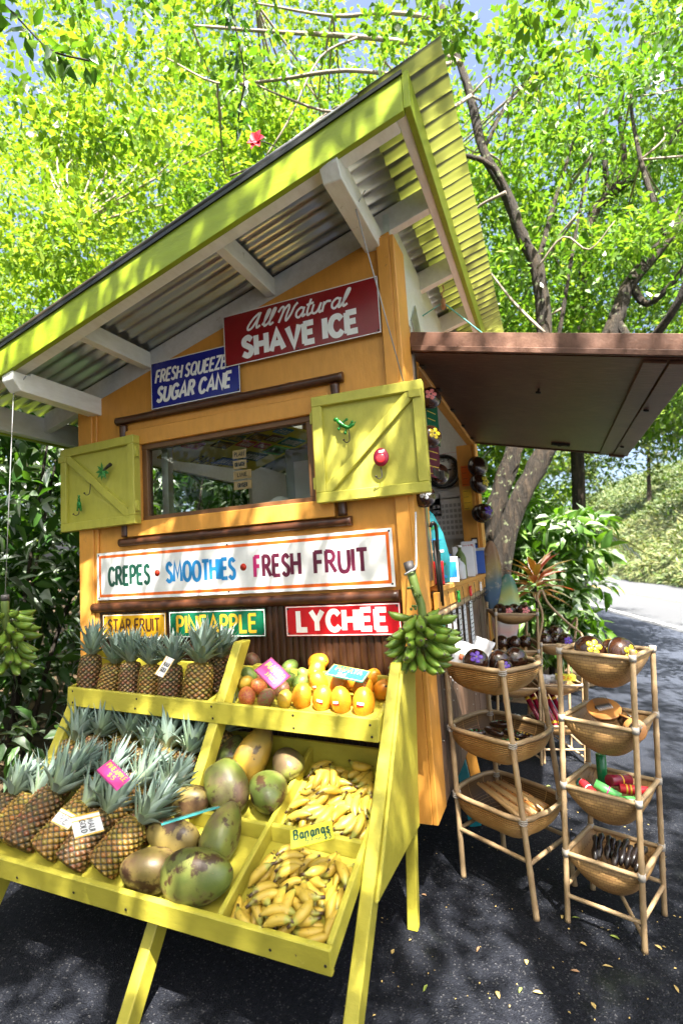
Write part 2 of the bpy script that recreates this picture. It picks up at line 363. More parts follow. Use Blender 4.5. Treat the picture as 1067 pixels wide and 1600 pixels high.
t.color(t.mix(t.ramp(n, [(0.52, (0, 0, 0)), (0.72, (1, 1, 1))]), (0.52, 0.53, 0.52), (0.36, 0.30, 0.24))); t.rough(0.30); t.b.inputs['Metallic'].default_value = 0.9
t.bump(n2, 0.06, 0.002); t.done('corrugated')
# window glass: clear pane with real reflections
t = NT('window_glass'); t.n.remove(t.b)
gl = t.node('ShaderNodeBsdfGlossy'); gl.inputs['Roughness'].default_value = 0.02; gl.inputs['Color'].default_value = (0.9, 0.95, 0.95, 1)
tr = t.node('ShaderNodeBsdfTransparent'); tr.inputs['Color'].default_value = (0.86, 0.88, 0.86, 1)
fr = t.node('ShaderNodeFresnel'); fr.inputs['IOR'].default_value = 1.2; mx = t.node('ShaderNodeMixShader')
t.l.new(fr.outputs[0], mx.inputs[0]); t.l.new(tr.outputs[0], mx.inputs[1]); t.l.new(gl.outputs[0], mx.inputs[2]); t.l.new(mx.outputs[0], t.out.inputs['Surface']); t.done('window_glass')
# asphalt: aggregate speckle, patches, fine relief
t = NT('asphalt'); v = t.coord((1, 1, 1)); vo = t.node('ShaderNodeTexVoronoi'); vo.inputs['Scale'].default_value = 210; t.l.new(v, vo.inputs['Vector'])
sep = t.node('ShaderNodeSeparateColor'); t.l.new(vo.outputs['Color'], sep.inputs[0])
base = t.mix(t.noise(v, 1.1, 6, 0.6), (0.0042, 0.0052, 0.0085), (0.0105, 0.012, 0.018))
base = t.mix(t.ramp(t.noise(v, 60, 3), [(0.4, (0, 0, 0)), (0.7, (1, 1, 1))]), base, (0.016, 0.018, 0.025))
c = t.mix(t.ramp(sep.outputs[0], [(0.93, (0, 0, 0)), (0.98, (1, 1, 1))]), base, (0.065, 0.065, 0.07))
c = t.mix(t.ramp(t.noise(v, 2.3, 5, 0.6), [(0.62, (0, 0, 0)), (0.78, (.5, .5, .5))]), c, (0.022, 0.030, 0.012))
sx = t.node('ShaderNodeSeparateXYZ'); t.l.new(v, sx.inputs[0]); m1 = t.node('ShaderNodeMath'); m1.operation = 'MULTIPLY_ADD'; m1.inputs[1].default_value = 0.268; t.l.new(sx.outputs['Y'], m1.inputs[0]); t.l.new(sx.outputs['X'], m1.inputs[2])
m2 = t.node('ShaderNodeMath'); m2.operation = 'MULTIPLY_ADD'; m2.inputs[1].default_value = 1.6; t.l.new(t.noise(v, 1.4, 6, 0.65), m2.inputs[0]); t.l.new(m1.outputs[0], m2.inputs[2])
mr = t.node('ShaderNodeMapRange'); mr.inputs['From Min'].default_value = 1.9; mr.inputs['From Max'].default_value = 4.2; t.l.new(m2.outputs[0], mr.inputs['Value'])    # paler, bluer towards the road: open-sky light painted into the ground colour
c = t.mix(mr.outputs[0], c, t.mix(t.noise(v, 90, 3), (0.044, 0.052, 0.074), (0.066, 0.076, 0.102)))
t.color(c); t.rough(0.8); t.b.inputs['Specular IOR Level'].default_value = 0.15; t.bump(vo.outputs['Distance'], 0.9, 0.006); t.done('asphalt')
t = NT('road_asphalt'); v = t.coord(); t.color(t.mix(t.noise(v, 3, 6, 0.7), (0.060, 0.063, 0.070), (0.082, 0.085, 0.092))); t.rough(0.8)
t.bump(t.noise(v, 220, 3), 0.4, 0.004); t.done('road_asphalt')
paint('line_white', (0.72, 0.72, 0.70), 0.6, 0.15); paint('line_yellow', (0.70, 0.48, 0.12), 0.6, 0.15)
t = NT('soil'); v = t.coord(); t.color(t.mix(t.noise(v, 6, 8, 0.7), (0.035, 0.022, 0.012), (0.13, 0.085, 0.04))); t.rough(0.95); t.bump(t.noise(v, 25, 6), 0.6, 0.03); t.done('soil')
t = NT('bank_soil'); v = t.coord(); t.color(t.mix(t.noise(v, 2, 8, 0.7), (0.05, 0.09, 0.02), (0.16, 0.15, 0.06))); t.rough(0.95); t.done('bank_soil')
# cane: pale bamboo poles
t = NT('cane'); v = t.coord((7, 7, 7)); n = t.noise(v, 3, 5); n2 = t.noise(t.coord((40, 40, 4)), 3, 5)
c = t.ramp(n, [(0.25, (0.22, 0.13, 0.06)), (0.55, (0.40, 0.28, 0.15)), (0.8, (0.50, 0.39, 0.24))])
t.color(t.mix(n2, c, (0.36, 0.25, 0.14))); t.rough(0.38); t.bump(n2, 0.15, 0.002); t.done('cane')
plain('cane_node', (0.16, 0.085, 0.035), 0.5); plain('twine', (0.42, 0.38, 0.33), 0.7)
t = NT('woven'); v = t.coord((1, 1, 1)); ck = t.node('ShaderNodeTexBrick'); ck.inputs['Scale'].default_value = 3.2; ck.inputs['Mortar Size'].default_value = 0.022; ck.inputs['Mortar Smooth'].default_value = 0.6
ck.inputs['Color1'].default_value = (0.40, 0.24, 0.09, 1); ck.inputs['Color2'].default_value = (0.28, 0.16, 0.06, 1); ck.inputs['Mortar'].default_value = (0.13, 0.07, 0.03, 1)
ck.inputs['Brick Width'].default_value = 0.42; ck.inputs['Row Height'].default_value = 0.16
uvn = t.node('ShaderNodeUVMap'); t.l.new(uvn.outputs[0], ck.inputs['Vector'])
t.color(t.mix(0.12, ck.outputs['Color'], (0.40, 0.22, 0.08))); t.rough(0.5); t.bump(ck.outputs['Fac'], -0.9, 0.006); t.done('woven')
t = NT('rattan'); v = t.coord((9, 9, 9)); n = t.noise(v, 3, 5); ri = t.node('ShaderNodeNewGeometry')
t.color(t.mix(ri.outputs['Random Per Island'], t.ramp(n, [(0.3, (0.34, 0.18, 0.05)), (0.7, (0.55, 0.35, 0.13))]), (0.42, 0.22, 0.07))); t.rough(0.4); t.done('rattan')
# polished coconut shell
t = NT('shell'); v = t.coord((5, 5, 16)); n = t.noise(v, 5, 6, 0.6); t.color(t.ramp(n, [(0.3, (0.012, 0.005, 0.003)), (0.65, (0.055, 0.020, 0.010)), (0.85, (0.14, 0.06, 0.03))])); t.rough(0.16)
t.b.inputs['Coat Weight'].default_value = 0.6; t.b.inputs['Coat Roughness'].default_value = 0.08; t.done('shell')
# fruit skins
attr_mat('pine_body', 0.5, bump=(160, 0.3), noise_var=(9, 0.5, 0.85, (0.17, 0.07, 0.02)))
t = NT('pine_leaf'); ri = t.node('ShaderNodeNewGeometry'); a = t.node('ShaderNodeAttribute'); a.attribute_name = 'Col'
t.color(t.mix(ri.outputs['Random Per Island'], t.mix(0.0, a.outputs['Color'], (0, 0, 0)), t.mix(0.55, a.outputs['Color'], (0.38, 0.47, 0.46)))); t.rough(0.42); t.done('pine_leaf')
attr_mat('banana_skin', 0.42, noise_var=(34, 0.60, 0.70, (0.10, 0.045, 0.01)))
attr_mat('green_banana', 0.38, noise_var=(60, 0.70, 0.78, (0.03, 0.04, 0.01)))
def fruit(key, c1, c2, sc, blot=None, rough=0.38, lo=0.4, hi=0.62, spec_n=120, spec=(0.6, 0.6, 0.3), bs=0.12):
    t = NT(key); oi = t.node('ShaderNodeObjectInfo'); tc = t.node('ShaderNodeTexCoord')
    ad = t.node('ShaderNodeVectorMath'); ad.operation = 'ADD'; sc_ = t.node('ShaderNodeVectorMath'); sc_.operation = 'SCALE'
    cb = t.node('ShaderNodeCombineXYZ'); t.l.new(oi.outputs['Random'], cb.inputs[0]); t.l.new(oi.outputs['Random'], cb.inputs[2])
    t.l.new(cb.outputs[0], sc_.inputs[0]); sc_.inputs['Scale'].default_value = 37.0
    t.l.new(tc.outputs['Object'], ad.inputs[0]); t.l.new(sc_.outputs[0], ad.inputs[1]); v = ad.outputs[0]
    n = t.noise(v, sc, 3, 0.5); c = t.mix(t.ramp(n, [(lo, (0, 0, 0)), (hi, (1, 1, 1))]), c1, c2)
    n3 = t.noise(v, spec_n, 3); c = t.mix(t.ramp(n3, [(0.66, (0, 0, 0)), (0.72, (1, 1, 1))]), c, spec)
    if blot:
        n2 = t.noise(v, blot[0], 7, 0.65); c = t.mix(t.ramp(n2, [(blot[1], (0, 0, 0)), (blot[1] + 0.05, (1, 1, 1))]), c, blot[2])
        if len(blot) > 3:
            n4 = t.noise(v, blot[0] * 0.45, 5, 0.6); c = t.mix(t.ramp(n4, [(blot[3], (0, 0, 0)), (blot[3] + 0.12, (0.85, 0.85, 0.85))]), c, blot[4])
    t.color(c); t.rough(rough); t.bump(n3, bs, 0.002); return t.done(key)
fruit('mango_green', (0.08, 0.17, 0.035), (0.20, 0.23, 0.04), 9, (30, 0.66, (0.05, 0.03, 0.01)), spec=(0.4, 0.4, 0.15))
fruit('mango_red', (0.36, 0.035, 0.035), (0.46, 0.20, 0.03), 9, (30, 0.66, (0.05, 0.03, 0.01)), spec=(0.6, 0.4, 0.15))
fruit('mango_purple', (0.25, 0.03, 0.045), (0.14, 0.18, 0.05), 9, (30, 0.66, (0.05, 0.03, 0.01)), spec=(0.5, 0.4, 0.2))
fruit('mango_yellow', (0.62, 0.36, 0.03), (0.45, 0.34, 0.05), 9, (34, 0.66, (0.07, 0.03, 0.01)), spec=(0.7, 0.5, 0.2))
fruit('papaya_skin', (0.62, 0.19, 0.010), (0.56, 0.26, 0.015), 9, (36, 0.68, (0.16, 0.06, 0.01)), spec=(0.7, 0.4, 0.05))
fruit('coco_green', (0.10, 0.135, 0.026), (0.19, 0.19, 0.04), 7, (14, 0.525, (0.055, 0.028, 0.012), 0.50, (0.13, 0.08, 0.05)), rough=0.36, spec_n=220, spec=(0.2, 0.17, 0.05), bs=0.25)
fruit('coco_olive', (0.15, 0.115, 0.032), (0.22, 0.16, 0.045), 8, (13, 0.50, (0.04, 0.018, 0.008), 0.52, (0.13, 0.075, 0.035)), rough=0.42, spec_n=220, spec=(0.15, 0.1, 0.04), bs=0.25)
fruit('coco_yellow', (0.50, 0.28, 0.02), (0.33, 0.24, 0.05), 6, (14, 0.60, (0.10, 0.06, 0.02), 0.5, (0.2, 0.13, 0.06)), rough=0.4, spec_n=220, spec=(0.3, 0.2, 0.05), bs=0.2)
plain('husk', (0.07, 0.035, 0.025), 0.8); plain('stem_dark', (0.03, 0.02, 0.02), 0.7); plain('stalk_green', (0.10, 0.15, 0.025), 0.5); plain('stalk_dark', (0.045, 0.04, 0.04), 0.6)

# foliage: thin leaves that reflect and let light through, hue varied leaf by leaf
def leaf_mat(key, c1, c2, c3, trans=0.45, rough=0.55, gloss=0.35, tint=(1.15, 1.25, 0.4)):
    t = NT(key); t.n.remove(t.b); ri = t.node('ShaderNodeNewGeometry')
    col = t.ramp(ri.outputs['Random Per Island'], [(0.0, c1), (0.5, c2), (1.0, c3)])
    df = t.node('ShaderNodeBsdfDiffuse'); tl = t.node('ShaderNodeBsdfTranslucent'); gl = t.node('ShaderNodeBsdfGlossy'); gl.inputs['Roughness'].default_value = rough
    t.l.new(col, df.inputs['Color']); t.l.new(t.mix(1.0, col, tint, 'MULTIPLY'), tl.inputs['Color'])
    m1 = t.node('ShaderNodeMixShader'); m1.inputs[0].default_value = trans; t.l.new(df.outputs[0], m1.inputs[1]); t.l.new(tl.outputs[0], m1.inputs[2])
    fr = t.node('ShaderNodeFresnel'); fr.inputs['IOR'].default_value = 1.4; mu = t.node('ShaderNodeMath'); mu.operation = 'MULTIPLY'; mu.inputs[1].default_value = gloss * 2
    t.l.new(fr.outputs[0], mu.inputs[0])
    m2 = t.node('ShaderNodeMixShader'); t.l.new(mu.outputs[0], m2.inputs[0]); t.l.new(m1.outputs[0], m2.inputs[1]); t.l.new(gl.outputs[0], m2.inputs[2])
    t.l.new(m2.outputs[0], t.out.inputs['Surface']); return t.done(key)
leaf_mat('leaf_bright', (0.105, 0.205, 0.022), (0.185, 0.305, 0.034), (0.285, 0.37, 0.055), 0.5, gloss=0.05, tint=(1.3, 1.3, 0.45))
leaf_mat('leaf_tree', (0.07, 0.16, 0.02), (0.125, 0.24, 0.03), (0.21, 0.305, 0.05), 0.5, gloss=0.06, tint=(1.25, 1.3, 0.45))
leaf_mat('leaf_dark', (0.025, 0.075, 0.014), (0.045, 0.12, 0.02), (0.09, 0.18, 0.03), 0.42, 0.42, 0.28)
leaf_mat('leaf_bush', (0.05, 0.13, 0.018), (0.09, 0.20, 0.025), (0.14, 0.26, 0.035), 0.45, 0.45, 0.22)
leaf_mat('leaf_bank', (0.035, 0.075, 0.015), (0.075, 0.12, 0.025), (0.15, 0.17, 0.05), 0.3, 0.5, 0.05)
leaf_mat('leaf_fern', (0.06, 0.11, 0.02), (0.12, 0.16, 0.04), (0.22, 0.21, 0.08), 0.3, 0.5, 0.05)
leaf_mat('leaf_ti', (0.55, 0.09, 0.07), (0.60, 0.22, 0.06), (0.50, 0.40, 0.06), 0.4, 0.35, 0.4, (1.2, 1, .6))
leaf_mat('leaf_palm', (0.30, 0.32, 0.10), (0.40, 0.40, 0.16), (0.45, 0.42, 0.2), 0.4)
t = NT('bark'); v = t.coord((5, 5, 1.2)); n = t.noise(v, 3.5, 9, 0.7); n2 = t.noise(t.coord(), 14, 6, 0.6)
c = t.ramp(n, [(0.3, (0.004, 0.003, 0.002)), (0.50, (0.022, 0.015, 0.009)), (0.75, (0.085, 0.056, 0.032))])
t.color(t.mix(t.ramp(n2, [(0.62, (0, 0, 0)), (0.66, (1, 1, 1))]), c, (0.15, 0.17, 0.09))); t.rough(0.9); t.bump(n, 1.0, 0.06); t.done('bark')
t = NT('bark_pale'); v = t.coord((5, 5, 1.2)); n = t.noise(v, 3.5, 8, 0.7); t.color(t.ramp(n, [(0.3, (0.14, 0.11, 0.085)), (0.7, (0.34, 0.28, 0.23))])); t.rough(0.85); t.bump(n, 0.5, 0.02); t.done('bark_pale')

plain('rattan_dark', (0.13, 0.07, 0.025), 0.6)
# translucent lime roofing sheet of the hatch side, corrugation shading painted in as grey stripes
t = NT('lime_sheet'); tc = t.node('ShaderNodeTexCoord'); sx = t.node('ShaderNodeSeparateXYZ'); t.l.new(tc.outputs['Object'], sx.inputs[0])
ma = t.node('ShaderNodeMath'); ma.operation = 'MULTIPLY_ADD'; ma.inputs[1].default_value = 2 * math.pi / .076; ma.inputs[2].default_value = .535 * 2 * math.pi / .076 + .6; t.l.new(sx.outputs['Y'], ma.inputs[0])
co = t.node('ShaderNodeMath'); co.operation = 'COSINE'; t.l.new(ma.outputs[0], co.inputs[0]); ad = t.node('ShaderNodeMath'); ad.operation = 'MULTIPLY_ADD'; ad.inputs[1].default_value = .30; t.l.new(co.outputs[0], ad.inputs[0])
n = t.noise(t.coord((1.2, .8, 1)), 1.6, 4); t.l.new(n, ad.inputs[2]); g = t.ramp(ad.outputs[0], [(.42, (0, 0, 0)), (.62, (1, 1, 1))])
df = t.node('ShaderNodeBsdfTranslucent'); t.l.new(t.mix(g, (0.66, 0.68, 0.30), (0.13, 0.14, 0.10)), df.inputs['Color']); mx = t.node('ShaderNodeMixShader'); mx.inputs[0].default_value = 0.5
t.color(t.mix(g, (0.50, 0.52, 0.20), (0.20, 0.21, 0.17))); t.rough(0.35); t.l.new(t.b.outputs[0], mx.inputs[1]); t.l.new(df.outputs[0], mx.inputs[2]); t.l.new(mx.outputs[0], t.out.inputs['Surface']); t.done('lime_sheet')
t = NT('clear_sheet'); df = t.node('ShaderNodeBsdfTranslucent'); df.inputs['Color'].default_value = (0.16, 0.16, 0.15, 1); t.l.new(df.outputs[0], t.out.inputs['Surface']); t.n.remove(t.b); t.done('clear_sheet')  # lets light through the added roof opening
attr_mat('painted_board', 0.45, noise_var=(14, 0.55, 0.75, (0.5, 0.42, 0.3)))

# ================================================================== THE GROUND, THE ROAD
g = MB(); g.quad((-60, -60, 0), (60, -60, 0), (60, 120, 0), (-60, 120, 0))
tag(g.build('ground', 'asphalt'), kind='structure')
s = MB()                                              # planted soil under the hedge, left of the shed and behind it
s.add([(-30, -12, .004), (-2.35, -12, .004), (-2.3, 1.0, .004), (-2.0, 3.0, .004), (0.3, 3.2, .004), (1.0, 4.4, .004), (0.6, 9, .004), (-2, 22, .004), (-8, 48, .004), (-30, 60, .004)], [tuple(range(10))])
tag(s.build('soil_bed', 'soil'), kind='structure')
def road_strip(name, mat, pts, z):
    mb = MB(); vs = []
    for (xl, y0, xr, y1) in pts: vs += [(xl, y0, z), (xr, y1, z)]
    mb.add(vs, [(2 * i, 2 * i + 1, 2 * i + 3, 2 * i + 2) for i in range(len(pts) - 1)])
    return tag(mb.build(name, mat), kind='structure')
YS = [-30, -10, 0, 5, 10, 14, 18, 23, 30, 38, 48, 60]
def edge(y): return 5.25 - 0.268 * y + (0.0006 * max(0, y - 14) ** 2 if y > 14 else 0) * 0    # near white line
def centre(y): return edge(y) + 2.75 + 0.012 * max(0, y)
def far(y): return edge(y) + 6.3 + 0.012 * max(0, y)
road_strip('road', 'road_asphalt', [(edge(y) - .25, y, far(y), y) for y in YS], .004)
road_strip('edge_line', 'line_white', [(edge(y) - .06, y, edge(y) + .06, y) for y in YS], .008)
road_strip('centre_line', 'line_yellow', [(centre(y) - .10, y, centre(y) + .02, y) for y in YS], .008)
road_strip('centre_line', 'line_yellow', [(centre(y) + .10, y, centre(y) + .20, y) for y in YS], .008)

# ================================================================== THE SHED
SA = 0.066880                                             # the whole hut leans: right-hand side up
shed = empty('food_stand_hut', (0, 0, 0.382), (0, -SA, 0), 'orange wooden food hut with lime green corrugated roof and hinged brown awning', 'hut')
SHED_M = Matrix.Translation(Vector((0, 0, 0.382))) @ Matrix.Rotation(-SA, 4, 'Y')
SL = 0.28
def zr(x, off): return off + SL * x
W0, W1, D1 = -1.828, 0.0, 2.45      # hut width and depth
# --- front wall round the window
WX0, WX1, WZ0, WZ1 = -1.375, -.40, 1.275, 1.69
w = MB(); w.bx(W0, W1, 0, .03, -.04, WZ0); w.bx(W0, WX0, 0, .03, WZ0, WZ1); w.bx(WX1, W1, 0, .03, WZ0, WZ1)
w.prism([(W0, WZ1), (W1, WZ1), (W1, zr(W1, 2.455)), (W0, zr(W0, 2.455))], 'y', 0, .03); w.build('wall', 'orange', shed)
w = MB(); w.bx(-.03, 0, .03, .30, -.04, 2.43); w.bx(-.03, 0, 2.28, D1, -.04, 2.43); w.bx(-.03, 0, .30, 2.28, -.04, .80); w.build('wall', 'orange', shed)
w = MB(); w.bx(-.03, 0, .30, 2.28, 1.93, 2.10); w.build('lintel', 'orange', shed)
w = MB(); w.bx(-.03, 0, .03, D1, 2.10, 2.56); w.v = [(x, y, (min(z, 2.56) if z > 2.2 else z)) for x, y, z in w.v]; w.box((-.012, 1.3, 2.33), (.03, 2.2, .4)); w.build('clerestory_panel', 'pale_panel', shed)
d = MB(); d.prism([(.30, 2.17), (.42, 2.30), (.52, 2.17), (.42, 2.06)], 'x', .0045, .010); d.build('diamond_vent', 'corrugated', shed)
w = MB(); w.bx(W0, W0 + .03, .03, .35, -.04, 1.92); w.bx(W0, W0 + .03, 1.75, D1, -.04, 1.92); w.bx(W0, W0 + .03, .35, 1.75, -.04, 1.14); w.bx(W0, W0 + .03, .35, 1.75, 1.72, 1.92); w.build('wall', 'inner_wall', shed)
w = MB(); w.prism([(W0, -.04), (W1, -.04), (W1, 2.44), (W0, zr(W0, 2.44))], 'y', D1, D1 + .03); w.build('wall', 'inner_wall', shed)
w = MB(); w.bx(W0 + .03, W1 - .03, .03, D1, -.04, .0); w.build('floor_deck', 'raw_timber', shed)
# --- corner posts
p = MB(); p.bx(-.055, .004, -.022, 0, -.045, 2.425); p.bx(.004, .026, -.022, .155, -.045, 2.425); p.build('corner_post', 'orange', shed, bevel=.003)
p = MB(); p.bx(W0, W0 + .10, -.022, 0, -.045, 1.93); p.bx(W0 + .10, W0 + .125, -.012, 0, -.045, 1.93); p.build('corner_post', 'orange', shed, bevel=.003)
p = MB(); p.bx(0, .028, 2.27, 2.47, -.045, 2.42); p.bx(-.12, 0, 2.25, 2.272, .87, 1.93); p.build('door_jamb', 'orange', shed, bevel=.003)
p = MB(); p.bx(.0, .022, .16, .30, .87, 1.95); p.build('door_jamb', 'orange', shed, bevel=.003)
p = MB(); p.bx(.022, .030, .185, .225, .90, 1.95); p.build('metal_strip', 'steel', shed)
p = MB(); p.bx(.0, .024, .30, 2.27, 1.93, 2.03); p.build('header_board', 'orange', shed, bevel=.003)
# --- counter sill on the serving side
p = MB(); p.bx(-.18, .06, .29, 2.33, .845, .870); p.build('counter', 'orange', shed, bevel=.003)
p = MB(); p.bx(.028, .05, .20, 2.36, .765, .844); p.build('sill_board', 'orange', shed, bevel=.003)
p = MB(); p.tube([(.03, .17, .745), (.03, 2.40, .745)], .020, 10); p.build('bamboo_rail', 'cane', shed)
# --- bamboo slats of the lower front wall
pan = MB().bx(-1.74, -.06, -.004, -.001, -.04, .835).build('bamboo_panel', 'dark_bamboo', shed)
sm = MB(); prof = [(.0155 * math.cos(a), -.006 * math.sin(a)) for a in [math.pi * i / 5 for i in range(6)]]
sm.prism([(x, y) for x, y in prof], 'z', -.035, .830)
slat = sm.mesh('slat', 'slat_bamboo')
for i in range(52):
    inst('slat', slat, pan, (-1.722 + i * .0322, -.0045, 0), (0, 0, 0), (1, random.uniform(.8, 1.3), random.uniform(.995, 1.0)))
# --- dark planks of the lower side wall
pl = MB().box((0, 0, 0), (.010, .064, .80)).mesh('plank', 'side_wood')
for i in range(34):
    y = .188 + i * .0665
    if y > 2.36: break
    lo = 0
    inst('plank', pl, shed, (.008 + random.uniform(0, .004), y, .345), (0, 0, random.uniform(-.02, .02)))
nail = MB(); 
for i in range(60): nail.ball((.0165, random.uniform(.2, 1.5), random.uniform(0, .7)), .004, 6, 4)
tag(nail.build('stud', 'steel', shed), kind='stuff')
# --- bamboo trim, dark half-culms with nodes
def culm(a, b, r, name='bamboo_trim', mat='dark_bamboo', n=5, parent=None):
    a = Vector(a); b = Vector(b); L = (b - a).length; pts = []; rs = []
    k = max(2, int(L / .24)); 
    for i in range(k):
        t0, t1 = i / k, (i + 1) / k
        for tt, q in ((t0 + .002, 1.0), (t0 + .02, .96), ((t0 + t1) / 2, .93), (t1 - .02, .96), (t1 - .002, 1.05)):
            pts.append(a + (b - a) * tt); rs.append(r * q)
    m = MB(); m.tube(pts, rs, 10); return m.build(name, mat, parent or shed)
culm((-1.560, -.012, 1.832), (-.250, -.012, 1.832), .022); culm((-1.552, -.012, 1.182), (-.252, -.012, 1.182), .022); culm((-1.742, -.012, .850), (-.060, -.012, .850), .027)
culm((-1.515, -.010, 1.208), (-1.515, -.010, 1.806), .022); culm((-.296, -.010, 1.208), (-.296, -.010, 1.806), .022)
# --- window
win = MB(); win.bx(-1.488, -.328, -.030, 0, 1.682, 1.766); win.bx(-1.488, -.328, -.030, 0, 1.206, 1.284); win.bx(-1.488, -1.395, -.028, 0, 1.284, 1.682); win.bx(-.415, -.328, -.028, 0, 1.284, 1.682)
win = win.build('window', 'orange', shed, bevel=.003)
m = MB(); m.bx(-1.395, -.415, -.014, .03, 1.655, 1.682); m.bx(-1.395, -.415, -.014, .03, 1.284, 1.306); m.bx(-1.395, -1.362, -.012, .03, 1.306, 1.655); m.bx(-.448, -.415, -.012, .03, 1.306, 1.655); m.build('sash', 'window_brown', win, bevel=.002)
m = MB(); m.bx(-1.362, -.448, .008, .012, 1.306, 1.655); m.build('pane', 'window_glass', win)
# --- shutters, folded back against the wall
def shutter(x0, x1, z0, z1, y, sgn, rz, hx):
    """framed board; hinge edge at hx, swung about it by rz"""
    piv = Vector((hx, y, 0)); rt = bpy.data.objects.new('shutter', None)
    m = MB(); f = .045; m.bx(x0 - hx + f, x1 - hx - f, -.014, .012, z0 + f, z1 - f); o = m.build('shutter', 'shutter_paint', shed); o.location = piv; o.rotation_euler = (0, 0, rz)
    def sub(name, mb, mat='shutter_paint', b=.003): return mb.build(name, mat, o, bevel=b)
    sub('rail', MB().bx(x0 - hx, x1 - hx, -.034, .012, z1 - f, z1)); sub('rail', MB().bx(x0 - hx, x1 - hx, -.034, .012, z0, z0 + f))
    sub('stile', MB().bx(x0 - hx, x0 - hx + f, -.0335, .012, z0 + f, z1 - f)); sub('stile', MB().bx(x1 - hx - f, x1 - hx, -.0335, .012, z0 + f, z1 - f))
    a = (x0 + f if sgn < 0 else x1 - f, z1 - f); b = (x1 - f if sgn < 0 else x0 + f, z0 + f)
    dx, dz = b[0] - a[0], b[1] - a[1]; L = math.hypot(dx, dz); u = (dx / L, dz / L)
    h = .021; k = .030
    ax, az, bx_, bz = a[0] - hx, a[1], b[0] - hx, b[1]; sg = -1 if dx < 0 else 1
    poly = [(ax, az), (ax + sg * k, az), (bx_, bz + k), (bx_, bz), (bx_ - sg * k, bz), (ax, az - k)]
    if sg < 0: poly = poly[::-1]
    sub('brace', MB().prism(poly, 'y', -.031, -.014))
    hp = MB(); cx = x0 - hx + .022 if sgn < 0 else x1 - hx - .03
    hp.bx(cx - .028, cx + .022, -.042, -.033, z1 - .075, z1 - .042); sub('hasp', hp, 'shutter_paint', .002)
    hb = MB(); ex = x1 - hx if sgn < 0 else x0 - hx
    for z in (z0 + .09, z1 - .09): hb = MB(); hb.tube([(ex, -.020, z - .03), (ex, -.020, z + .03)], .007, 8); hb.box((ex, -.012, z), (.03, .012, .05)); sub('hinge', hb, 'shutter_paint', 0)
    return o
sh_l = shutter(-1.945, -1.392, 1.268, 1.728, -.042, -1, R(-4), -1.392)
sh_r = shutter(-.390, .105, 1.266, 1.740, -.046, 1, R(3), -.390)
# --- roof
rx0, rx1, ry0, ry1 = -2.20, .06, -.535, 2.85
ny = int((ry1 - ry0) / .076 * 10); ys = np.linspace(ry0, ry1, ny); zz = .0105 * np.cos((ys - ry0) / .076 * 2 * math.pi)
V = []; 
for xx in (rx0, -1.45, -.45, rx1): V += [(xx, yy, zr(xx, 2.602) + q) for yy, q in zip(ys, zz)]
light_cell = lambda i, j: i == 1 and .75 < ys[j] < 2.2
F = [(i * ny + j, i * ny + j + 1, (i + 1) * ny + j + 1, (i + 1) * ny + j) for i in range(3) for j in range(ny - 1)]
roof = big_mesh('roof', V, [f for k, f in enumerate(F) if not light_cell(k // (ny - 1), k % (ny - 1))], 'corrugated', shed, True)
skl = big_mesh('added_light_sheet', V, [f for k, f in enumerate(F) if light_cell(k // (ny - 1), k % (ny - 1))], 'clear_sheet', roof, True); sol = roof.modifiers.new('thickness', 'SOLIDIFY'); sol.thickness = .0012  # unseen roof opening, added to let light into the hut interior
V = []
for xx in np.linspace(.02, .36, 3): V += [(xx, yy, zr(xx, 2.6045) + q) for yy, q in zip(ys, zz)]
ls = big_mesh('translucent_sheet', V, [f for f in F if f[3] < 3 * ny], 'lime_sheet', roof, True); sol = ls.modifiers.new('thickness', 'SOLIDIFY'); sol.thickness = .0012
def slope_board(name, mat, x0, x1, y0, y1, o0, o1, bevel=.002):
    m = MB(); m.prism([(x0, zr(x0, o0)), (x1, zr(x1, o0)), (x1, zr(x1, o1)), (x0, zr(x0, o1))], 'y', y0, y1); return m.build(name, mat, roof, bevel=bevel)
slope_board('fascia', 'fascia_green', -2.20, .215, -.524, -.498, 2.452, 2.588)
slope_board('drip_edge', 'black_plastic', -2.20, .22, -.532, -.525, 2.582, 2.597, 0)
slope_board('fascia_backing', 'white_wood', -2.15, .18, -.497, -.425, 2.470, 2.586)
m = MB(); zt = zr(.24, 2.452); m.bx(.216, .240, -.524, 2.85, zt, zt + .138); m.build('fascia', 'fascia_green', roof, bevel=.002)
m = MB(); zt = zr(.2, 2.470); m.bx(.181, .2155, -.497, 2.83, zt, zt + .112); m.build('fascia_backing', 'white_wood', roof, bevel=.002)
m = MB(); zt = zr(-2.2, 2.440); m.bx(-2.225, -2.201, -.524, 2.85, zt, zt + .138); m.build('fascia', 'fascia_green', roof, bevel=.002)
m = MB(); zt = zr(-2.2, 2.450); m.bx(-2.200, -2.151, -.497, 2.83, zt, zt + .130); m.build('fascia_backing', 'white_wood', roof, bevel=.002)
for yy in (.031, .62, 1.22, 1.82, 2.40): slope_board('rafter', 'white_wood', -2.15, .18, yy, yy + .045, 2.478, 2.587)
for xx in (-.615, -1.38): 
    m = MB(); m.bx(xx - .024, xx + .024, -.424, .03, zr(xx, 2.492), zr(xx, 2.580)); m.build('lookout', 'white_wood', roof, bevel=.002)
for xx, b in ((-.075, 2.405), (-1.715, 2.372)):
    m = MB(); z0 = zr(xx, b); m.prism([(-.515, z0 + .045), (-.475, z0), (.03, z0), (.03, z0 + .10), (-.424, z0 + .10), (-.424, z0 + .085), (-.515, z0 + .085)], 'x', xx - .037, xx + .037); m.build('beam', 'white_wood', roof, bevel=.003)
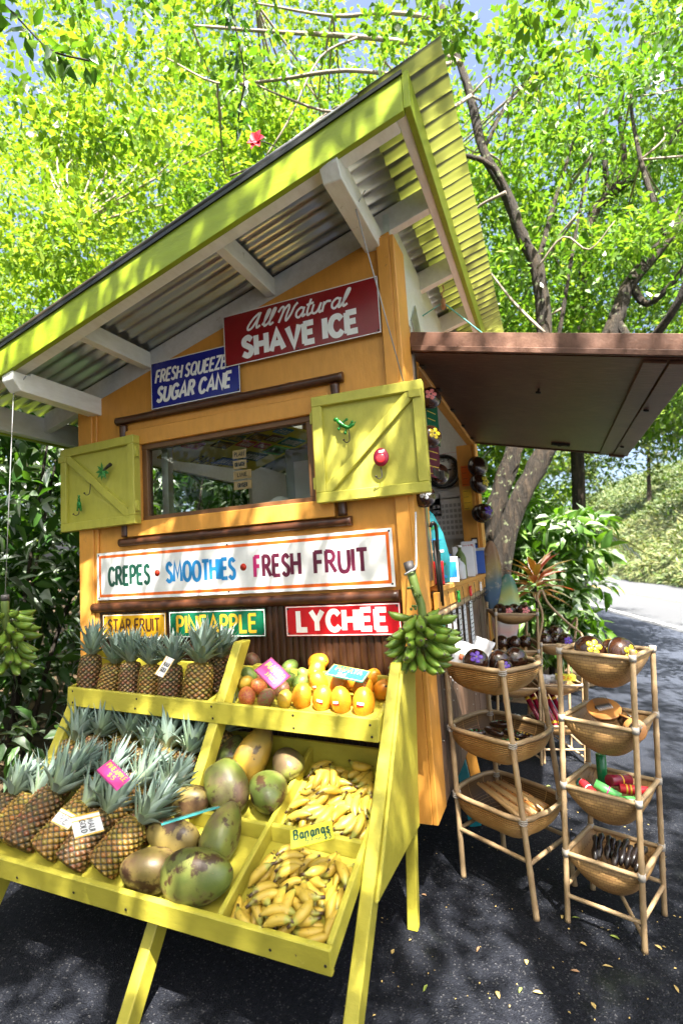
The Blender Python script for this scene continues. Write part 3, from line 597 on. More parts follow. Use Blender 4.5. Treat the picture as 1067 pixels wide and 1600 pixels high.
# --- awning flap, propped open
AW = math.atan(.234); aw_l = 1.165
awn = MB().box((aw_l / 2, 1.225, .006), (aw_l - .01, 2.10, .012)).build('awning', 'awning_brown', shed); awn.location = (.012, 0, 1.955); awn.rotation_euler = (0, AW, 0)
def asub(name, mb, b=.003, mat='awning_brown'): return mb.build(name, mat, awn, bevel=b)
asub('frame_rail', MB().bx(0, aw_l, .150, .190, .0125, .090)); asub('frame_rail', MB().bx(0, aw_l, 2.262, 2.300, .0125, .090))
asub('frame_rail', MB().bx(0, .04, .191, 2.261, .0125, .088)); asub('frame_rail', MB().bx(aw_l - .04, aw_l, .191, 2.261, .0125, .088))
asub('trim_strip', MB().bx(.02, aw_l + .004, .136, .149, -.004, .022)); asub('trim_strip', MB().bx(.02, aw_l, 2.301, 2.312, -.010, .014))
asub('edge_plank', MB().bx(aw_l - .20, aw_l - .115, .195, 2.255, -.014, -.0005)); asub('edge_plank', MB().bx(aw_l - .108, aw_l - .01, .195, 2.255, -.016, -.0005))
asub('latch', MB().bx(aw_l - .135, aw_l - .03, 2.245, 2.275, -.030, -.017), .002); asub('latch', MB().bx(.62, .75, 2.03, 2.05, -.022, -.0005), .002, 'dark_metal')
for x, y in ((.56, .66), (1.08, .9), (1.08, 1.9), (.68, 2.04)):
    b = MB(); b.tube([(x, y, -.001), (x, y, -.028)], .006, 8); b.box((x, y, -.022), (.025, .012, .010)); asub('hook_bolt', b, 0, 'dark_metal')
for y in (.35, .75, 1.2, 1.65, 2.1):
    h = MB(); h.box((.015, y, -.008), (.05, .055, .006)); h.tube([(0, y - .03, -.010), (0, y + .03, -.010)], .008, 8); asub('hinge', h, 0, 'dark_metal')
# --- stay wires and the awning rope with its pulley
m = MB(); m.tube([(-.05, -.30, 2.39), (.03, -.055, 1.742)], .0028, 6); m.tube([(-.09, -.30, 2.475), (-.05, -.30, 2.39), (-.015, -.27, 2.47)], .0025, 6); m.build('stay_wire', 'rope_grey', shed)
m = MB(); m.tube([(-1.735, -.47, 1.885), (-1.80, -.46, .94)], .0016, 6); m.tube([(-1.765, -.46, 1.975), (-1.735, -.47, 1.885), (-1.665, -.46, 1.965)], .0028, 6); m.build('stay_wire', 'rope_grey', shed)
m = MB(); m.tube([(.0, .62, 2.33), (.115, .66, 2.40), (.62, 1.0, 1.93)], .004, 6); m.build('rope', 'rope_teal', shed)
pu = MB(); pu.lathe([(0, -.012), (.026, -.010), (.030, 0), (.026, .010), (0, .012)], 14, (.115, .66, 2.39), ori((1, .3, 0))); pu.tube([(.115, .66, 2.42), (.11, .66, 2.45), (.125, .66, 2.47), (.12, .66, 2.50)], .004, 6); pu.build('pulley', 'raw_timber', shed)
# --- trailer under the hut
m = MB(); m.bx(-1.7, -.10, .1, .18, -.14, -.045); m.bx(-1.7, -.10, 2.2, 2.28, -.14, -.045); m.bx(-1.5, -1.42, -.0, 2.4, -.14, -.046); m.bx(-.4, -.32, .0, 2.4, -.14, -.046); m.build('chassis', 'black_rubber', shed)
for xx in (-.16, -1.66):
    wv = MB(); wv.lathe([(.10, -.08), (.20, -.09), (.255, -.07), (.265, 0), (.255, .07), (.20, .09), (.10, .08)], 24, (xx, 1.25, -.10), ori((1, 0, 0))); wv.build('wheel', 'black_rubber', shed)

# ================================================================== SIGNS ON THE HUT
def sign(name, label, M, wd, ht, board, parts, border=None, th=.004, group=None, frame=None):
    """flat enamelled board; M puts its local xy plane in the world. parts: (MB, material) lettering"""
    r = empty(name, label=label, cat='sign', group=group); r.matrix_world = M
    MB().box((0, 0, -th / 2), (wd, ht, th)).build('board', board, r)
    z = .0004
    if border:
        bw, bm, ins = border
        m = MB(); a, b = wd / 2 - ins, ht / 2 - ins
        for x0, x1, y0, y1 in ((-a, a, b - bw, b), (-a, a, -b, -b + bw), (-a, -a + bw, -b + bw, b - bw), (a - bw, a, -b + bw, b - bw)): m.quad((x0, y0, z), (x1, y0, z), (x1, y1, z), (x0, y1, z))
        m.build('border', bm, r)
    if th >= .004 and wd > .3:
        for x in (-wd / 2 + .012, 0, wd / 2 - .012):
            for y in (-ht / 2 + .012, ht / 2 - .012):
                if abs(x) < .01 and wd < .7: continue
                s_ = MB(); s_.ball((x, y, .001), (.005, .005, .002), 8, 4); s_.build('screw', 'dark_metal', r)
    for mb, mt in parts:
        mb.v = [(x, y, zq + .0009) for x, y, zq in mb.v]; mb.build('lettering', mt, r)
    return r
def on_wall(x0, x1, z0, z1, y): return SHED_M @ Matrix.Translation(((x0 + x1) / 2, y, (z0 + z1) / 2)) @ Matrix.Rotation(R(90), 4, 'X'), x1 - x0, z1 - z0
L = lettering
M, wd, ht = on_wall(-.858, -.058, 1.990, 2.249, -.026)
sign('wall_sign', 'dark red All Natural SHAVE ICE sign high on the orange gable', M, wd, ht, 'sign_red',
     [(L('SHAVE ICE', .62, .112, .25, centre=(0, -.052), gap=.10, wob=.015), 'letter_white'), (L('@All @Natural', .53, .082, .13, slant=.28, centre=(.0, .066), gap=-.03), 'letter_white')], (.004, 'letter_white', .0))
M, wd, ht = on_wall(-1.318, -.782, 1.858, 2.106, -.018)
sign('wall_sign', 'blue FRESH SQUEEZED SUGAR CANE sign partly behind the red shave ice sign', M, wd, ht, 'sign_blue',
     [(L('FRESH SQUEEZED', .48, .072, .17, slant=.18, centre=(0, .045), gap=.12, wob=.02), 'letter_white'), (L('SUGAR CANE', .46, .085, .2, slant=.18, centre=(-.005, -.052), gap=.12, wob=.02), 'letter_white')], (.004, 'letter_white', .0))
M, wd, ht = on_wall(-1.705, -.078, .890, 1.136, -.020); H = .105
sign('wall_sign', 'long white sign with orange border reading crepes, smoothies, fresh fruit', M, wd, ht, 'white_enamel',
     [(L('CREPES', .285, H, .17, centre=(-.600, -.002), gap=.14, wob=.02), 'letter_dkgreen'), (MB().lathe([(0.017, 0), (.0001, 0.0001)], 16, (-.418, 0, 0)), 'letter_red'),
      (L('SMOOTHIES', .415, H, .17, centre=(-.160, -.002), gap=.10, wob=.02), 'letter_cyan'), (MB().lathe([(0.017, 0), (.0001, 0.0001)], 16, (.085, 0, 0)), 'letter_red'),
      (L('F', .045, H, .17, centre=(.160, -.002)), 'letter_pink'), (L('RESH', .205, H, .17, centre=(.285, -.002), gap=.14, wob=.02), 'letter_maroon'), (L('FRUIT', .265, H, .17, centre=(.575, -.002), gap=.14, wob=.02), 'letter_maroon')], (.014, 'sign_orange', .014))
M, wd, ht = on_wall(-.594, -.064, .692, .824, -.026)
sign('wall_sign', 'red LYCHEE sign behind the green banana bunch', M, wd, ht, 'sign_red_bright', [(L('LYCHEE', .44, .098, .24, gap=.12, wob=.02), 'letter_white')], (.004, 'letter_white', .002))
M, wd, ht = on_wall(-1.238, -.700, .693, .817, -.026)
sign('wall_sign', 'green PINEAPPLE sign with yellow letters behind the top shelf', M, wd, ht, 'sign_green', [(L('PINEAPPLE', .46, .088, .16, gap=.16, wob=.02), 'letter_gold')], (.004, 'letter_white', .002))
M, wd, ht = on_wall(-1.664, -1.261, .693, .813, -.026)
sign('wall_sign', 'yellow STAR FRUIT sign behind the pineapple crowns', M, wd, ht, 'sign_yellow', [(L('STAR FRUIT', .34, .066, .15, centre=(0, .005), gap=.14), 'letter_brown')], (.004, 'letter_white', .002))

# ================================================================== THE YELLOW DISPLAY STAND
stand = empty('fruit_stand', (-.075, 0, 0), (0, -.015, 0), 'lime yellow wooden fruit display with two sloping trays against the hut', 'display stand')
SX = .075                                             # part coordinates below are world x shifted by this
def sp(name, mb, mat='lime_yellow', b=.003, parent=stand):
    mb.v = [(x + SX, y, z) for x, y, z in mb.v]; return mb.build(name, mat, parent, bevel=b)
def railpt(z): return -.289 - (.986 - z) * .6175      # y of the sloping rail's front edge at height z
# sloping rails that run on down as the front legs
for x0, x1, zt in ((-.072, -.031, 1.005), (-.755, -.715, 1.045), (-1.475, -1.435, .90)):
    z0 = -.0 if x0 > -1 else 0.02
    d = .075
    sp('leg', MB().prism([(railpt(zt), zt), (railpt(zt) + d, zt), (railpt(0) + d + .01, 0.0), (railpt(0) + .01, 0.0)], 'x', x0, x1))
for x0 in (-.072, -.735, -1.475): sp('leg', MB().bx(x0, x0 + .04, -.132, -.094, -.0, .96 if x0 > -.1 else .93))
# plywood cheeks
ck = lambda x0: MB().prism([(-.300, .985), (-.120, .955), (-.112, .372), (-.632, .392), (railpt(.45) + .03, .45)], 'x', x0, x0 + .012)
sp('side_panel', ck(-.0305)); sp('side_panel', ck(-1.4885))
# --- top tray
def tf(y): return .785 + (y + .417) * .2
def slope_box(x0, x1, y0, y1, fn, h0, h1, th=None): return MB().prism([(y0, fn(y0) + h0), (y1, fn(y1) + h0), (y1, fn(y1) + h1), (y0, fn(y0) + h1)], 'x', x0, x1)
tray = sp('tray', slope_box(-1.478, -.092, -.405, -.095, tf, -.018, 0))
sp('tray_front', MB().bx(-1.482, -.074, -.424, -.4055, .768, .846), parent=tray); sp('tray_back', MB().bx(-1.478, -.092, -.094, -.080, .83, .915), parent=tray)
sp('tray_end', slope_box(-.0915, -.0745, -.405, -.080, tf, -.018, .060), parent=tray); sp('tray_end', slope_box(-1.482, -1.4785, -.405, -.08, tf, -.018, .060), parent=tray)
sp('divider', slope_box(-.771, -.756, -.405, -.095, tf, .0005, .060), parent=tray)
nl = MB().ball((0, 0, 0), (.0045, .0018, .0045), 8, 4).mesh('nail', 'dark_metal')
for x in (-1.45, -1.1, -.74, -.40, -.10):
    for z in (.787, .828): inst('nail', nl, tray, (x + SX + random.uniform(-.01, .01), -.4247, z + random.uniform(-.004, .004)))
# --- lower tray
def lf(y): return .342 + (y + .853) * .406
tray2 = sp('tray', slope_box(-1.478, -.092, -.838, -.225, lf, -.014, 0))
sp('tray_front', MB().prism([(-.856, .398), (-.838, .402), (-.826, .330), (-.843, .325)], 'x', -1.482, -.074), parent=tray2)
sp('tray_back', MB().bx(-1.478, -.092, -.224, -.208, .585, .675), parent=tray2)
sp('tray_end', slope_box(-.0915, -.0745, -.8375, -.208, lf, -.014, .056), parent=tray2); sp('tray_end', slope_box(-1.482, -1.4785, -.8375, -.208, lf, -.014, .056), parent=tray2)
sp('divider', slope_box(-.785, -.770, -.8375, -.225, lf, .0005, .052), parent=tray2); sp('divider', slope_box(-.424, -.408, -.8375, -.225, lf, .0005, .056), parent=tray2)
sp('divider', MB().prism([(-.560, lf(-.56) + .0005), (-.546, lf(-.546) + .0005), (-.546, lf(-.546) + .052), (-.560, lf(-.56) + .052)], 'x', -.4075, -.092), parent=tray2)
sp('divider', MB().prism([(-.560, lf(-.56) + .0005), (-.546, lf(-.546) + .0005), (-.546, lf(-.546) + .050), (-.560, lf(-.56) + .050)], 'x', -.7695, -.4245), parent=tray2)
for x in (-1.2, -.95, -.74, -.41, -.25, -.09):
    inst('nail', nl, tray2, (x + SX, -.8545 + random.uniform(.005, .007), .352 + random.uniform(-.006, .02)))

# ================================================================== FRUIT
def pine_body(seed):
    rnd = random.Random(seed); nt, nz = 160, 90; Hh = .166 * rnd.uniform(.95, 1.08); Rm = .056 * rnd.uniform(.95, 1.05)
    V, Cc = [], []; tone = rnd.uniform(0, 1)
    for j in range(nz + 1):
        t = j / nz; z = t * Hh
        rr = Rm * min(1.0, (max(t, .0) / .10 + .50) ** .6 if t < .06 else 1.0) * (1 - .22 * max(0, (t - .55) / .45) ** 1.6) * (1.0 if t < .93 else max(.30, 1 - (t - .93) * 8.5))
        if j == 0: rr = .022
        for i in range(nt):
            th = 2 * math.pi * i / nt
            s1 = 12 * th / (2 * math.pi) + 8.0 * t; s2 = 12 * th / (2 * math.pi) - 8.0 * t
            a, b = abs((s1 % 1) - .5), abs((s2 % 1) - .5); d = ((2 * a) ** 4 + (2 * b) ** 4) ** .25
            cell = (math.floor(s1) * 13.7 + math.floor(s2) * 7.31) % 1.0
            h = max(0.0, 1 - d ** 3) * .0050 + (max(0, .34 - d) / .34) * .0032
            if j == 0: h = 0
            r = rr + h - .004
            V.append((r * math.cos(th), r * math.sin(th), z))
            dark = (0.018, 0.020, 0.008)
            cl2 = (math.floor(s1) * 5.91 + math.floor(s2) * 3.37) % 1.0; gold = seed % 2; mid = ((0.12 + .13 * cell, 0.065 + .05 * cl2, 0.022), (0.26 + .16 * cell, 0.15 + .09 * cl2, 0.025))[gold]; tip = (0.36 + .16 * cl2, 0.25 + .12 * cl2, 0.15 + .06 * cell)
            if t > .45: mid = tuple(m * (1 - .3 * (t - .45)) + q * .3 * (t - .45) for m, q in zip(mid, (.14, .16, .04)))
            if d > .90: c = dark
            elif d > .36: k = (d - .36) / .54; c = tuple(m * (1 - k) + q * k for m, q in zip(mid, tuple(x * .45 for x in mid)))
            else: k = d / .36; c = tuple(q * (1 - k) + m * k for m, q in zip(mid, tip))
            Cc.append(c)
    F = [(j * nt + i, j * nt + (i + 1) % nt, (j + 1) * nt + (i + 1) % nt, (j + 1) * nt + i) for j in range(nz) for i in range(nt)]
    m = MB(); m.add(V, F, True); m.f.append(tuple(range(nt))[::-1]); m.f.append(tuple(nz * nt + i for i in range(nt)))
    return m.mesh('body', 'pine_body', Cc), Hh
def pine_crown(seed, Hh):
    rnd = random.Random(seed); m = MB(); Cc = []; n = 58
    for k in range(n):
        f = k / (n - 1); az = k * 2.39996 + rnd.uniform(-.2, .2); el = R(34 + 52 * f ** .75 + rnd.uniform(-7, 7)); Lh = (.060 + .095 * math.sin(math.pi * (.15 + .62 * f))) * rnd.uniform(.8, 1.15)
        wd = (.0095 + .004 * (1 - f)) * rnd.uniform(.85, 1.15); base = Vector((math.cos(az), math.sin(az), 0)) * (.020 * (1 - .75 * f)) + Vector((0, 0, Hh - .006 + .038 * f))
        h = Vector((math.cos(az), math.sin(az), 0)); side = Vector((-math.sin(az), math.cos(az), 0)); pts = []; p = base.copy(); e = el; ns = 5
        curl = R(rnd.uniform(-4, 13)) * (1 - .35 * f); vs = []
        for j in range(ns + 1):
            t = j / ns; w_ = wd * (1 - t ** 2.2) * (0.75 + .5 * min(1, t * 3) - .25 * t); up = Vector((-h.x * math.sin(e), -h.y * math.sin(e), math.cos(e)))
            vs += [p - side * w_ + up * w_ * .55, p, p + side * w_ + up * w_ * .55]
            col = tuple(a_ * (1 - t) + b_ * t for a_, b_ in zip((0.24, 0.30, 0.13), (0.16, 0.26, 0.225)))
            if t > .9 and k % 3: col = (.26, .18, .09)
            Cc += [tuple(c_ * 1.15 for c_ in col), tuple(c_ * .8 for c_ in col), tuple(c_ * 1.15 for c_ in col)]
            p = p + (h * math.cos(e) + Vector((0, 0, math.sin(e)))) * (Lh / ns); e -= curl
        m.add(vs, [(j * 3 + q, j * 3 + q + 1, (j + 1) * 3 + q + 1, (j + 1) * 3 + q) for j in range(ns) for q in (0, 1)], True)
    return m.mesh('crown', 'pine_leaf', Cc)
PB = []
for k in range(4):
    b, Hh = pine_body(20 + k); PB.append((b, pine_crown(40 + k, Hh), Hh))
def pineapple(base, axis, k, label, group, sc=1.0, spin=None):
    b, c, Hh = PB[k % 4]; r = empty('pineapple', base, label=label, cat='pineapple', group=group)
    r.rotation_euler = (ori(axis) @ Matrix.Rotation(spin if spin is not None else random.uniform(0, 6.28), 3, 'Z')).to_euler(); q = random.uniform(.92, 1.08); r.scale = (sc * q, sc * q, sc * random.uniform(.92, 1.08))
    inst('body', b, r); inst('crown', c, r); return r
tops = [(-1.465, -0.340, 0.874), (-1.348, -0.335, 0.874), (-1.231, -0.340, 0.871), (-1.129, -0.335, 0.874), (-1.019, -0.338, 0.873), (-0.890, -0.335, 0.876), (-0.881, -0.215, 0.904)]
TL = ['leftmost pineapple on the top shelf', 'second pineapple from the left on the top shelf', 'third pineapple from the left on the top shelf', 'fourth pineapple from the left on the top shelf, half hidden',
      'top shelf pineapple with a white and yellow paper tag', 'largest top shelf pineapple, next to the middle rail', 'top shelf pineapple standing behind the largest one']
top_pines = []
for i, (p, lb) in enumerate(zip(tops, TL)):
    y = p[1]; z = tf(y) + .015 * (p[0] + .075) + .003
    top_pines.append(pineapple((p[0], y, z), (random.uniform(-.08, .12), .10 + random.uniform(-.05, .06), 1), i, lb, 'pineapples on the top shelf', [.90, .88, .86, .87, .90, 1.0, .86][i]))
mids = [(-1.441, -0.463, 0.550), (-1.333, -0.439, 0.566), (-1.191, -0.430, 0.572), (-1.079, -0.444, 0.563), (-0.969, -0.426, 0.572), (-0.867, -0.434, 0.570), (-0.807, -0.308, 0.612)]
ML = ['lower tray back row pineapple against the left rail', 'second pineapple from the left in the lower tray back row', 'third pineapple from the left in the lower tray back row', 'lower tray back row pineapple above the pink price card',
      'fifth pineapple from the left in the lower tray back row', 'lower tray back row pineapple next to the middle rail', 'pineapple in shade behind the middle rail, by the coconuts']
for i, (p, lb) in enumerate(zip(mids, ML)):
    ax = Vector((random.uniform(-.10, .32), random.uniform(.22, .42), .90)).normalized(); b = Vector(p) - ax * .095
    pineapple(b, ax, i + 1, lb, 'pineapples in the lower tray', .98)
fronts = [(-1.451, -0.789, 0.402), (-1.369, -0.763, 0.414), (-1.282, -0.774, 0.414), (-1.145, -0.776, 0.415), (-1.018, -0.787, 0.413), (-0.883, -0.777, 0.419), (-0.866, -0.656, 0.465), (-0.986, -0.677, 0.475), (-1.314, -0.687, 0.466), (-1.137, -0.674, 0.469)]
FL_ = ['pineapple cut by the left edge of the picture', 'second pineapple from the left edge in the front row', 'broad pineapple with tall crown, third in the front row', 'front row pineapple carrying the tilted paper tag',
       'front row pineapple carrying the upright white paper tag', 'dark pineapple at the right end of the front row', 'pineapple leaning beside the olive coconuts', 'orange pineapple half hidden behind the front row', 'pineapple hidden behind the front row at left', 'pineapple hidden behind the tagged pineapples']
for i, (p, lb) in enumerate(zip(fronts, FL_)):
    ax = Vector(((.30 if i > 2 else .14) + random.uniform(-.10, .08), .66, .70 + random.uniform(-.08, .1))).normalized()
    if i == 5: ax = Vector((.40, .62, .68)).normalized()
    b = Vector(p) - ax * .070 + Vector((0, .030, .016)); pineapple(b, ax, i, lb, 'pineapples in the lower tray', [1.0, 1.0, 1.06, 1.0, 1.04, 1.04, .96, .94, .94, .94][i])
# paper tags on pineapples
def paper_tag(M, wd, ht, label, txt=True):
    parts = []
    if txt: parts = [(lettering('MAUI', wd * .62, ht * .22, .12, centre=(wd * .06, ht * .12)), 'letter_black'), (lettering('GOLD', wd * .62, ht * .22, .12, centre=(wd * .06, -ht * .16)), 'letter_black')]
    r = empty('paper_tag', label=label, cat='tag', group='paper tags on pineapples'); r.matrix_world = M
    MB().box((0, 0, -.0005), (wd, ht, .001)).build('card', 'paper', r)
    m = MB(); z = .0006
    for a_, b_ in ((-.5, -.44), (.44, .5), (-.28, -.22)): m.quad((wd * a_, -ht / 2, z), (wd * b_, -ht / 2, z), (wd * b_, ht / 2, z), (wd * a_, ht / 2, z))
    m.build('stripe', 'letter_gold', r)
    for mb, mt in parts: mb.v = [(x, y, q + .0012) for x, y, q in mb.v]; mb.build('lettering', mt, r)
paper_tag(Matrix(((0.694, 0.311, 0.649, -0.776), (-0.320, 0.941, -0.108, -0.975), (-0.645, -0.132, 0.753, 0.635), (0, 0, 0, 1.000))), 0.062, 0.082, 'upright white and gold paper tag on a front row pineapple')
paper_tag(Matrix(((0.239, 0.820, 0.520, -0.852), (-0.921, 0.362, -0.147, -0.985), (-0.309, -0.444, 0.841, 0.641), (0, 0, 0, 1.000))), 0.050, 0.053, 'tilted white and gold paper tag left of the upright one')
paper_tag(Matrix(((0.879, 0.036, 0.475, -0.943), (0.306, 0.720, -0.623, -0.465), (-0.365, 0.693, 0.622, 0.962), (0, 0, 0, 1.000))), 0.036, 0.084, 'white and yellow paper tag on a top shelf pineapple')
# --- price cards
def card(M, wd, ht, label, board, lines, edge_m=None):
    return sign('price_card', label, M, wd, ht, board, [(lettering(tx, wd * fw, ht * fh, wt, centre=(wd * cx, ht * cy), wob=.04), mt) for tx, fw, fh, wt, cx, cy, mt in lines], (min(wd, ht) * .03, edge_m, .001) if edge_m else None, th=.005)
card(Matrix(((0.804, 0.300, 0.513, -0.503), (-0.021, 0.877, -0.479, -0.399), (-0.594, 0.375, 0.712, 0.960), (0, 0, 0, 1.000))), 0.105, 0.090, 'hot pink hand painted MANGO price card', 'hot_pink', [('MANGO', .82, .36, .13, 0, .16, 'chalk_yellow'), ('3 FOR 5', .5, .2, .14, .1, -.22, 'chalk_yellow')], 'letter_maroon')
card(Matrix(((0.994, 0.029, 0.103, -0.266), (-0.003, 0.970, -0.242, -0.240), (-0.107, 0.240, 0.965, 0.948), (0, 0, 0, 1.000))), 0.152, 0.088, 'teal hand painted PAPAYA price card', 'teal', [('PAPAYA', .72, .42, .12, 0, .2, 'chalk_yellow'), ('$4', .25, .34, .13, -.1, -.26, 'chalk_yellow')], 'chalk_yellow')
card(Matrix(((0.883, -0.470, -0.007, -0.198), (0.427, 0.809, -0.404, -0.711), (0.196, 0.353, 0.915, 0.591), (0, 0, 0, 1.000))), 0.124, 0.062, 'yellow hand painted Bananas price card', 'yellow_box', [('Bananas', .88, .58, .15, 0, .14, 'letter_dkgreen'), ('5 for $3', .62, .34, .14, .14, -.30, 'letter_dkgreen')], None)
card(Matrix(((0.755, -0.126, 0.643, -0.826), (0.182, 0.983, -0.020, -0.829), (-0.630, 0.132, 0.765, 0.710), (0, 0, 0, 1.000))), 0.090, 0.064, 'pink hand painted pineapple price card', 'hot_pink', [('PINEAPPLE', .86, .34, .12, 0, .2, 'chalk_yellow'), ('$5', .3, .3, .13, 0, -.2, 'chalk_yellow')], None)
p0, p1 = Vector((-0.581, -0.899, 0.639)), Vector((-0.467, -0.791, 0.659)); xx = (p1 - p0); cM = Matrix.Translation((p0 + p1) / 2) @ ori((xx.cross(Vector((-1.07, 1.57, -.78)))), xx).to_4x4()
card(cM, xx.length, .11, 'price card lying edge-on across the coconuts', 'teal', [], 'letter_red')
# --- coconuts in their green husks
def husk_mesh(seed, cut=False):
    rnd = random.Random(seed); m = MB(); prof = []
    n = 22
    V = []; nz = 18
    for j in range(nz + 1):
        t = j / nz; a_ = math.pi * t; r = math.sin(a_) ** .86; z = -math.cos(a_) * (1.08 + .10 * abs(math.cos(a_)) ** 3); taper = 1 + .13 * math.cos(a_)
        for i in range(n):
            th = 2 * math.pi * i / n; q = r * taper * (1 + .07 * math.cos(3 * th + seed) + .015 * math.sin(5 * th + t * 4))
            V.append((q * math.cos(th), q * math.sin(th), z if not (cut and z > .78) else .78 + (z - .78) * .2))
    m.add(V, [(j * n + i, j * n + (i + 1) % n, (j + 1) * n + (i + 1) % n, (j + 1) * n + i) for j in range(nz) for i in range(n)], True); return m
def coconut(c, axis, rw, rl, mat, label, k, stem=True, cut=False):
    rw *= 1.22; rl *= 1.22; c = (c[0], c[1], c[2] + .008)
    r = empty('coconut', c, label=label, cat='coconut', group='coconuts in the lower tray'); r.rotation_euler = ori(axis).to_euler()
    m = husk_mesh(k, cut); m.v = [(x * rw, y * rw * .96, z * rl) for x, y, z in m.v]; m.build('husk', mat, r)
    if stem:
        s_ = MB(); zt = rl * (.985 if not cut else .80)
        for q in range(6):
            a_ = q * math.pi / 3 + k; s_.ball((math.cos(a_) * rw * .24, math.sin(a_) * rw * .24, zt - rw * .03), (rw * .20, rw * .20, rw * .06), 8, 5)
        s_.ball((0, 0, zt), (rw * .22, rw * .22, rw * .10), 10, 6); s_.tube([(0, 0, zt), (rw * .05, .0, zt + rw * .12), (rw * .25, .01, zt + rw * .25)], [rw * .06, rw * .05, rw * .02], 6)
        s_.build('calyx', 'husk', r)
camv = Vector(cam.matrix_world.translation)
def tocam(p, extra=(0, 0, 0)): return (camv - Vector(p)).normalized() + Vector(extra)
coconut((-0.761, -0.553, 0.515), (-.9, -.1, -.25), .045, .064, 'coco_olive', 'olive brown coconut lying behind the price card', 1, False)
coconut((-0.642, -0.484, 0.568), (-.65, .25, .75), .060, .076, 'coco_green', 'large green coconut with its top sliced at an angle', 2, True, True)
coconut((-0.618, -0.337, 0.623), (.25, .55, .80), .053, .078, 'coco_yellow', 'yellow brown coconut standing tall at the back', 3, False)
q = (-0.481, -0.463, 0.556); coconut(q, tocam(q, (.1, .1, -.45)), .055, .060, 'coco_green', 'green coconut with dark stem facing out, beside the bananas', 4)
q = (-0.468, -0.339, 0.605); coconut(q, tocam(q, (.1, .1, -.2)), .050, .058, 'coco_green', 'small green coconut with brown stem scar at the back right', 5)
coconut((-0.724, -0.667, 0.458), (-.95, -.1, .05), .044, .068, 'coco_olive', 'tan coconut lying below the price card', 6, True)
coconut((-0.556, -0.632, 0.486), (-.1, .75, .5), .052, .070, 'coco_green', 'upright oval green coconut with purple bruise', 7, False)
coconut((-0.717, -0.782, 0.417), (-.8, -.4, .1), .052, .062, 'coco_olive', 'coconut with a dark brown patch at the front left', 8, False)
coconut((-0.546, -0.775, 0.431), (.96, .1, .12), .063, .080, 'coco_green', 'biggest green coconut at the front of the tray', 9)
coconut((-0.729, -0.321, 0.600), (.1, .6, .7), .040, .055, 'coco_green', 'green coconut mostly hidden beside the middle rail', 10, False)
# --- mangoes and papayas
mm = MB(); mm.ball((0, 0, 0), (1, .88, 1.18), 20, 14); mm.v = [(x + .10 * max(0, z) ** 2, y, z) for x, y, z in mm.v]
MG = {k: mm.mesh('mango', k) for k in ('mango_green', 'mango_red', 'mango_purple', 'mango_yellow')}
mangos = [((-0.806, -0.031, 0.913), .029, 'mango_purple', 'purple mango at the back left corner of the mangoes'), ((-0.755, -0.152, 0.880), .027, 'mango_green', 'green mango beside the middle rail, under the purple one'), ((-0.734, -0.216, 0.863), .026, 'mango_yellow', 'yellow orange mango next to the middle rail'),
 ((-0.769, -0.276, 0.833), .031, 'mango_green', 'round green mango at the front left of the mangoes'), ((-0.682, -0.285, 0.830), .029, 'mango_red', 'red and orange mango in the front row'), ((-0.663, -0.222, 0.855), .027, 'mango_red', 'pink red mango left of the pink card'),
 ((-0.594, -0.285, 0.832), .030, 'mango_purple', 'red and green mango in the middle of the front row'), ((-0.558, -0.219, 0.851), .026, 'mango_purple', 'dark pink mango just below the pink card'), ((-0.514, -0.279, 0.833), .028, 'mango_yellow', 'yellow green mango next to the papayas in front'),
 ((-0.606, -0.064, 0.904), .031, 'mango_green', 'green mango at the back, right of the pink card'), ((-0.559, -0.150, 0.877), .027, 'mango_green', 'green mango below the back green one'), ((-0.503, -0.167, 0.873), .027, 'mango_green', 'dull green mango touching the papayas'), ((-0.524, -0.093, 0.889), .023, 'mango_green', 'small green mango tucked behind the papayas'),
 ((-0.708, -0.107, 0.871), .026, 'mango_purple', 'mango hidden under the pink price card'), ((-0.625, -0.156, 0.857), .026, 'mango_green', 'mango supporting the pink price card from below')]
for p, r_, mk, lb in mangos:
    r_ *= 1.2; o = inst('mango', MG[mk], None, p, (random.uniform(-1.2, 1.2), random.uniform(-1.2, 1.2), random.uniform(0, 6)), (r_,) * 3); tag(o, lb, 'mango', 'mangoes on the top shelf')
pp = MB(); pp.lathe([(1e-4, -1.22), (.16, -1.20), (.42, -1.10), (.74, -.82), (.95, -.40), (1.0, 0), (.96, .35), (.84, .72), (.62, 1.02), (.36, 1.20), (.14, 1.26), (1e-4, 1.25)], 22)
pp.v = [(x * (1 + .03 * math.cos(5 * math.atan2(y, x))), y * (1 + .03 * math.cos(5 * math.atan2(y, x))), z) for x, y, z in pp.v]
PM = pp.mesh('skin', 'papaya_skin'); scar = MB(); scar.ball((0, 0, 1.25), (.12, .12, .05), 8, 5); SC = scar.mesh('stem_scar', 'stem_dark')
st = MB(); st.quad((-.44, 0, -.22), (.44, 0, -.22), (.44, 0, .22), (-.44, 0, .22)); 
stk = MB(); K = 10
stk.add([(1.012 * math.sin(a) , -1.012 * math.cos(a), z) for z in (-.10, .16) for a in np.linspace(-.36, .36, K)], [(i, i + 1, K + i + 1, K + i) for i in range(K - 1)], True); STK = stk.mesh('sticker', 'sign_red_bright')
stw = MB(); stw.add([(1.016 * math.sin(a) , -1.016 * math.cos(a), z) for z in (.05, .26) for a in np.linspace(-.30, .30, K)], [(i, i + 1, K + i + 1, K + i) for i in range(K - 1)], True); STW = stw.mesh('sticker', 'letter_white')
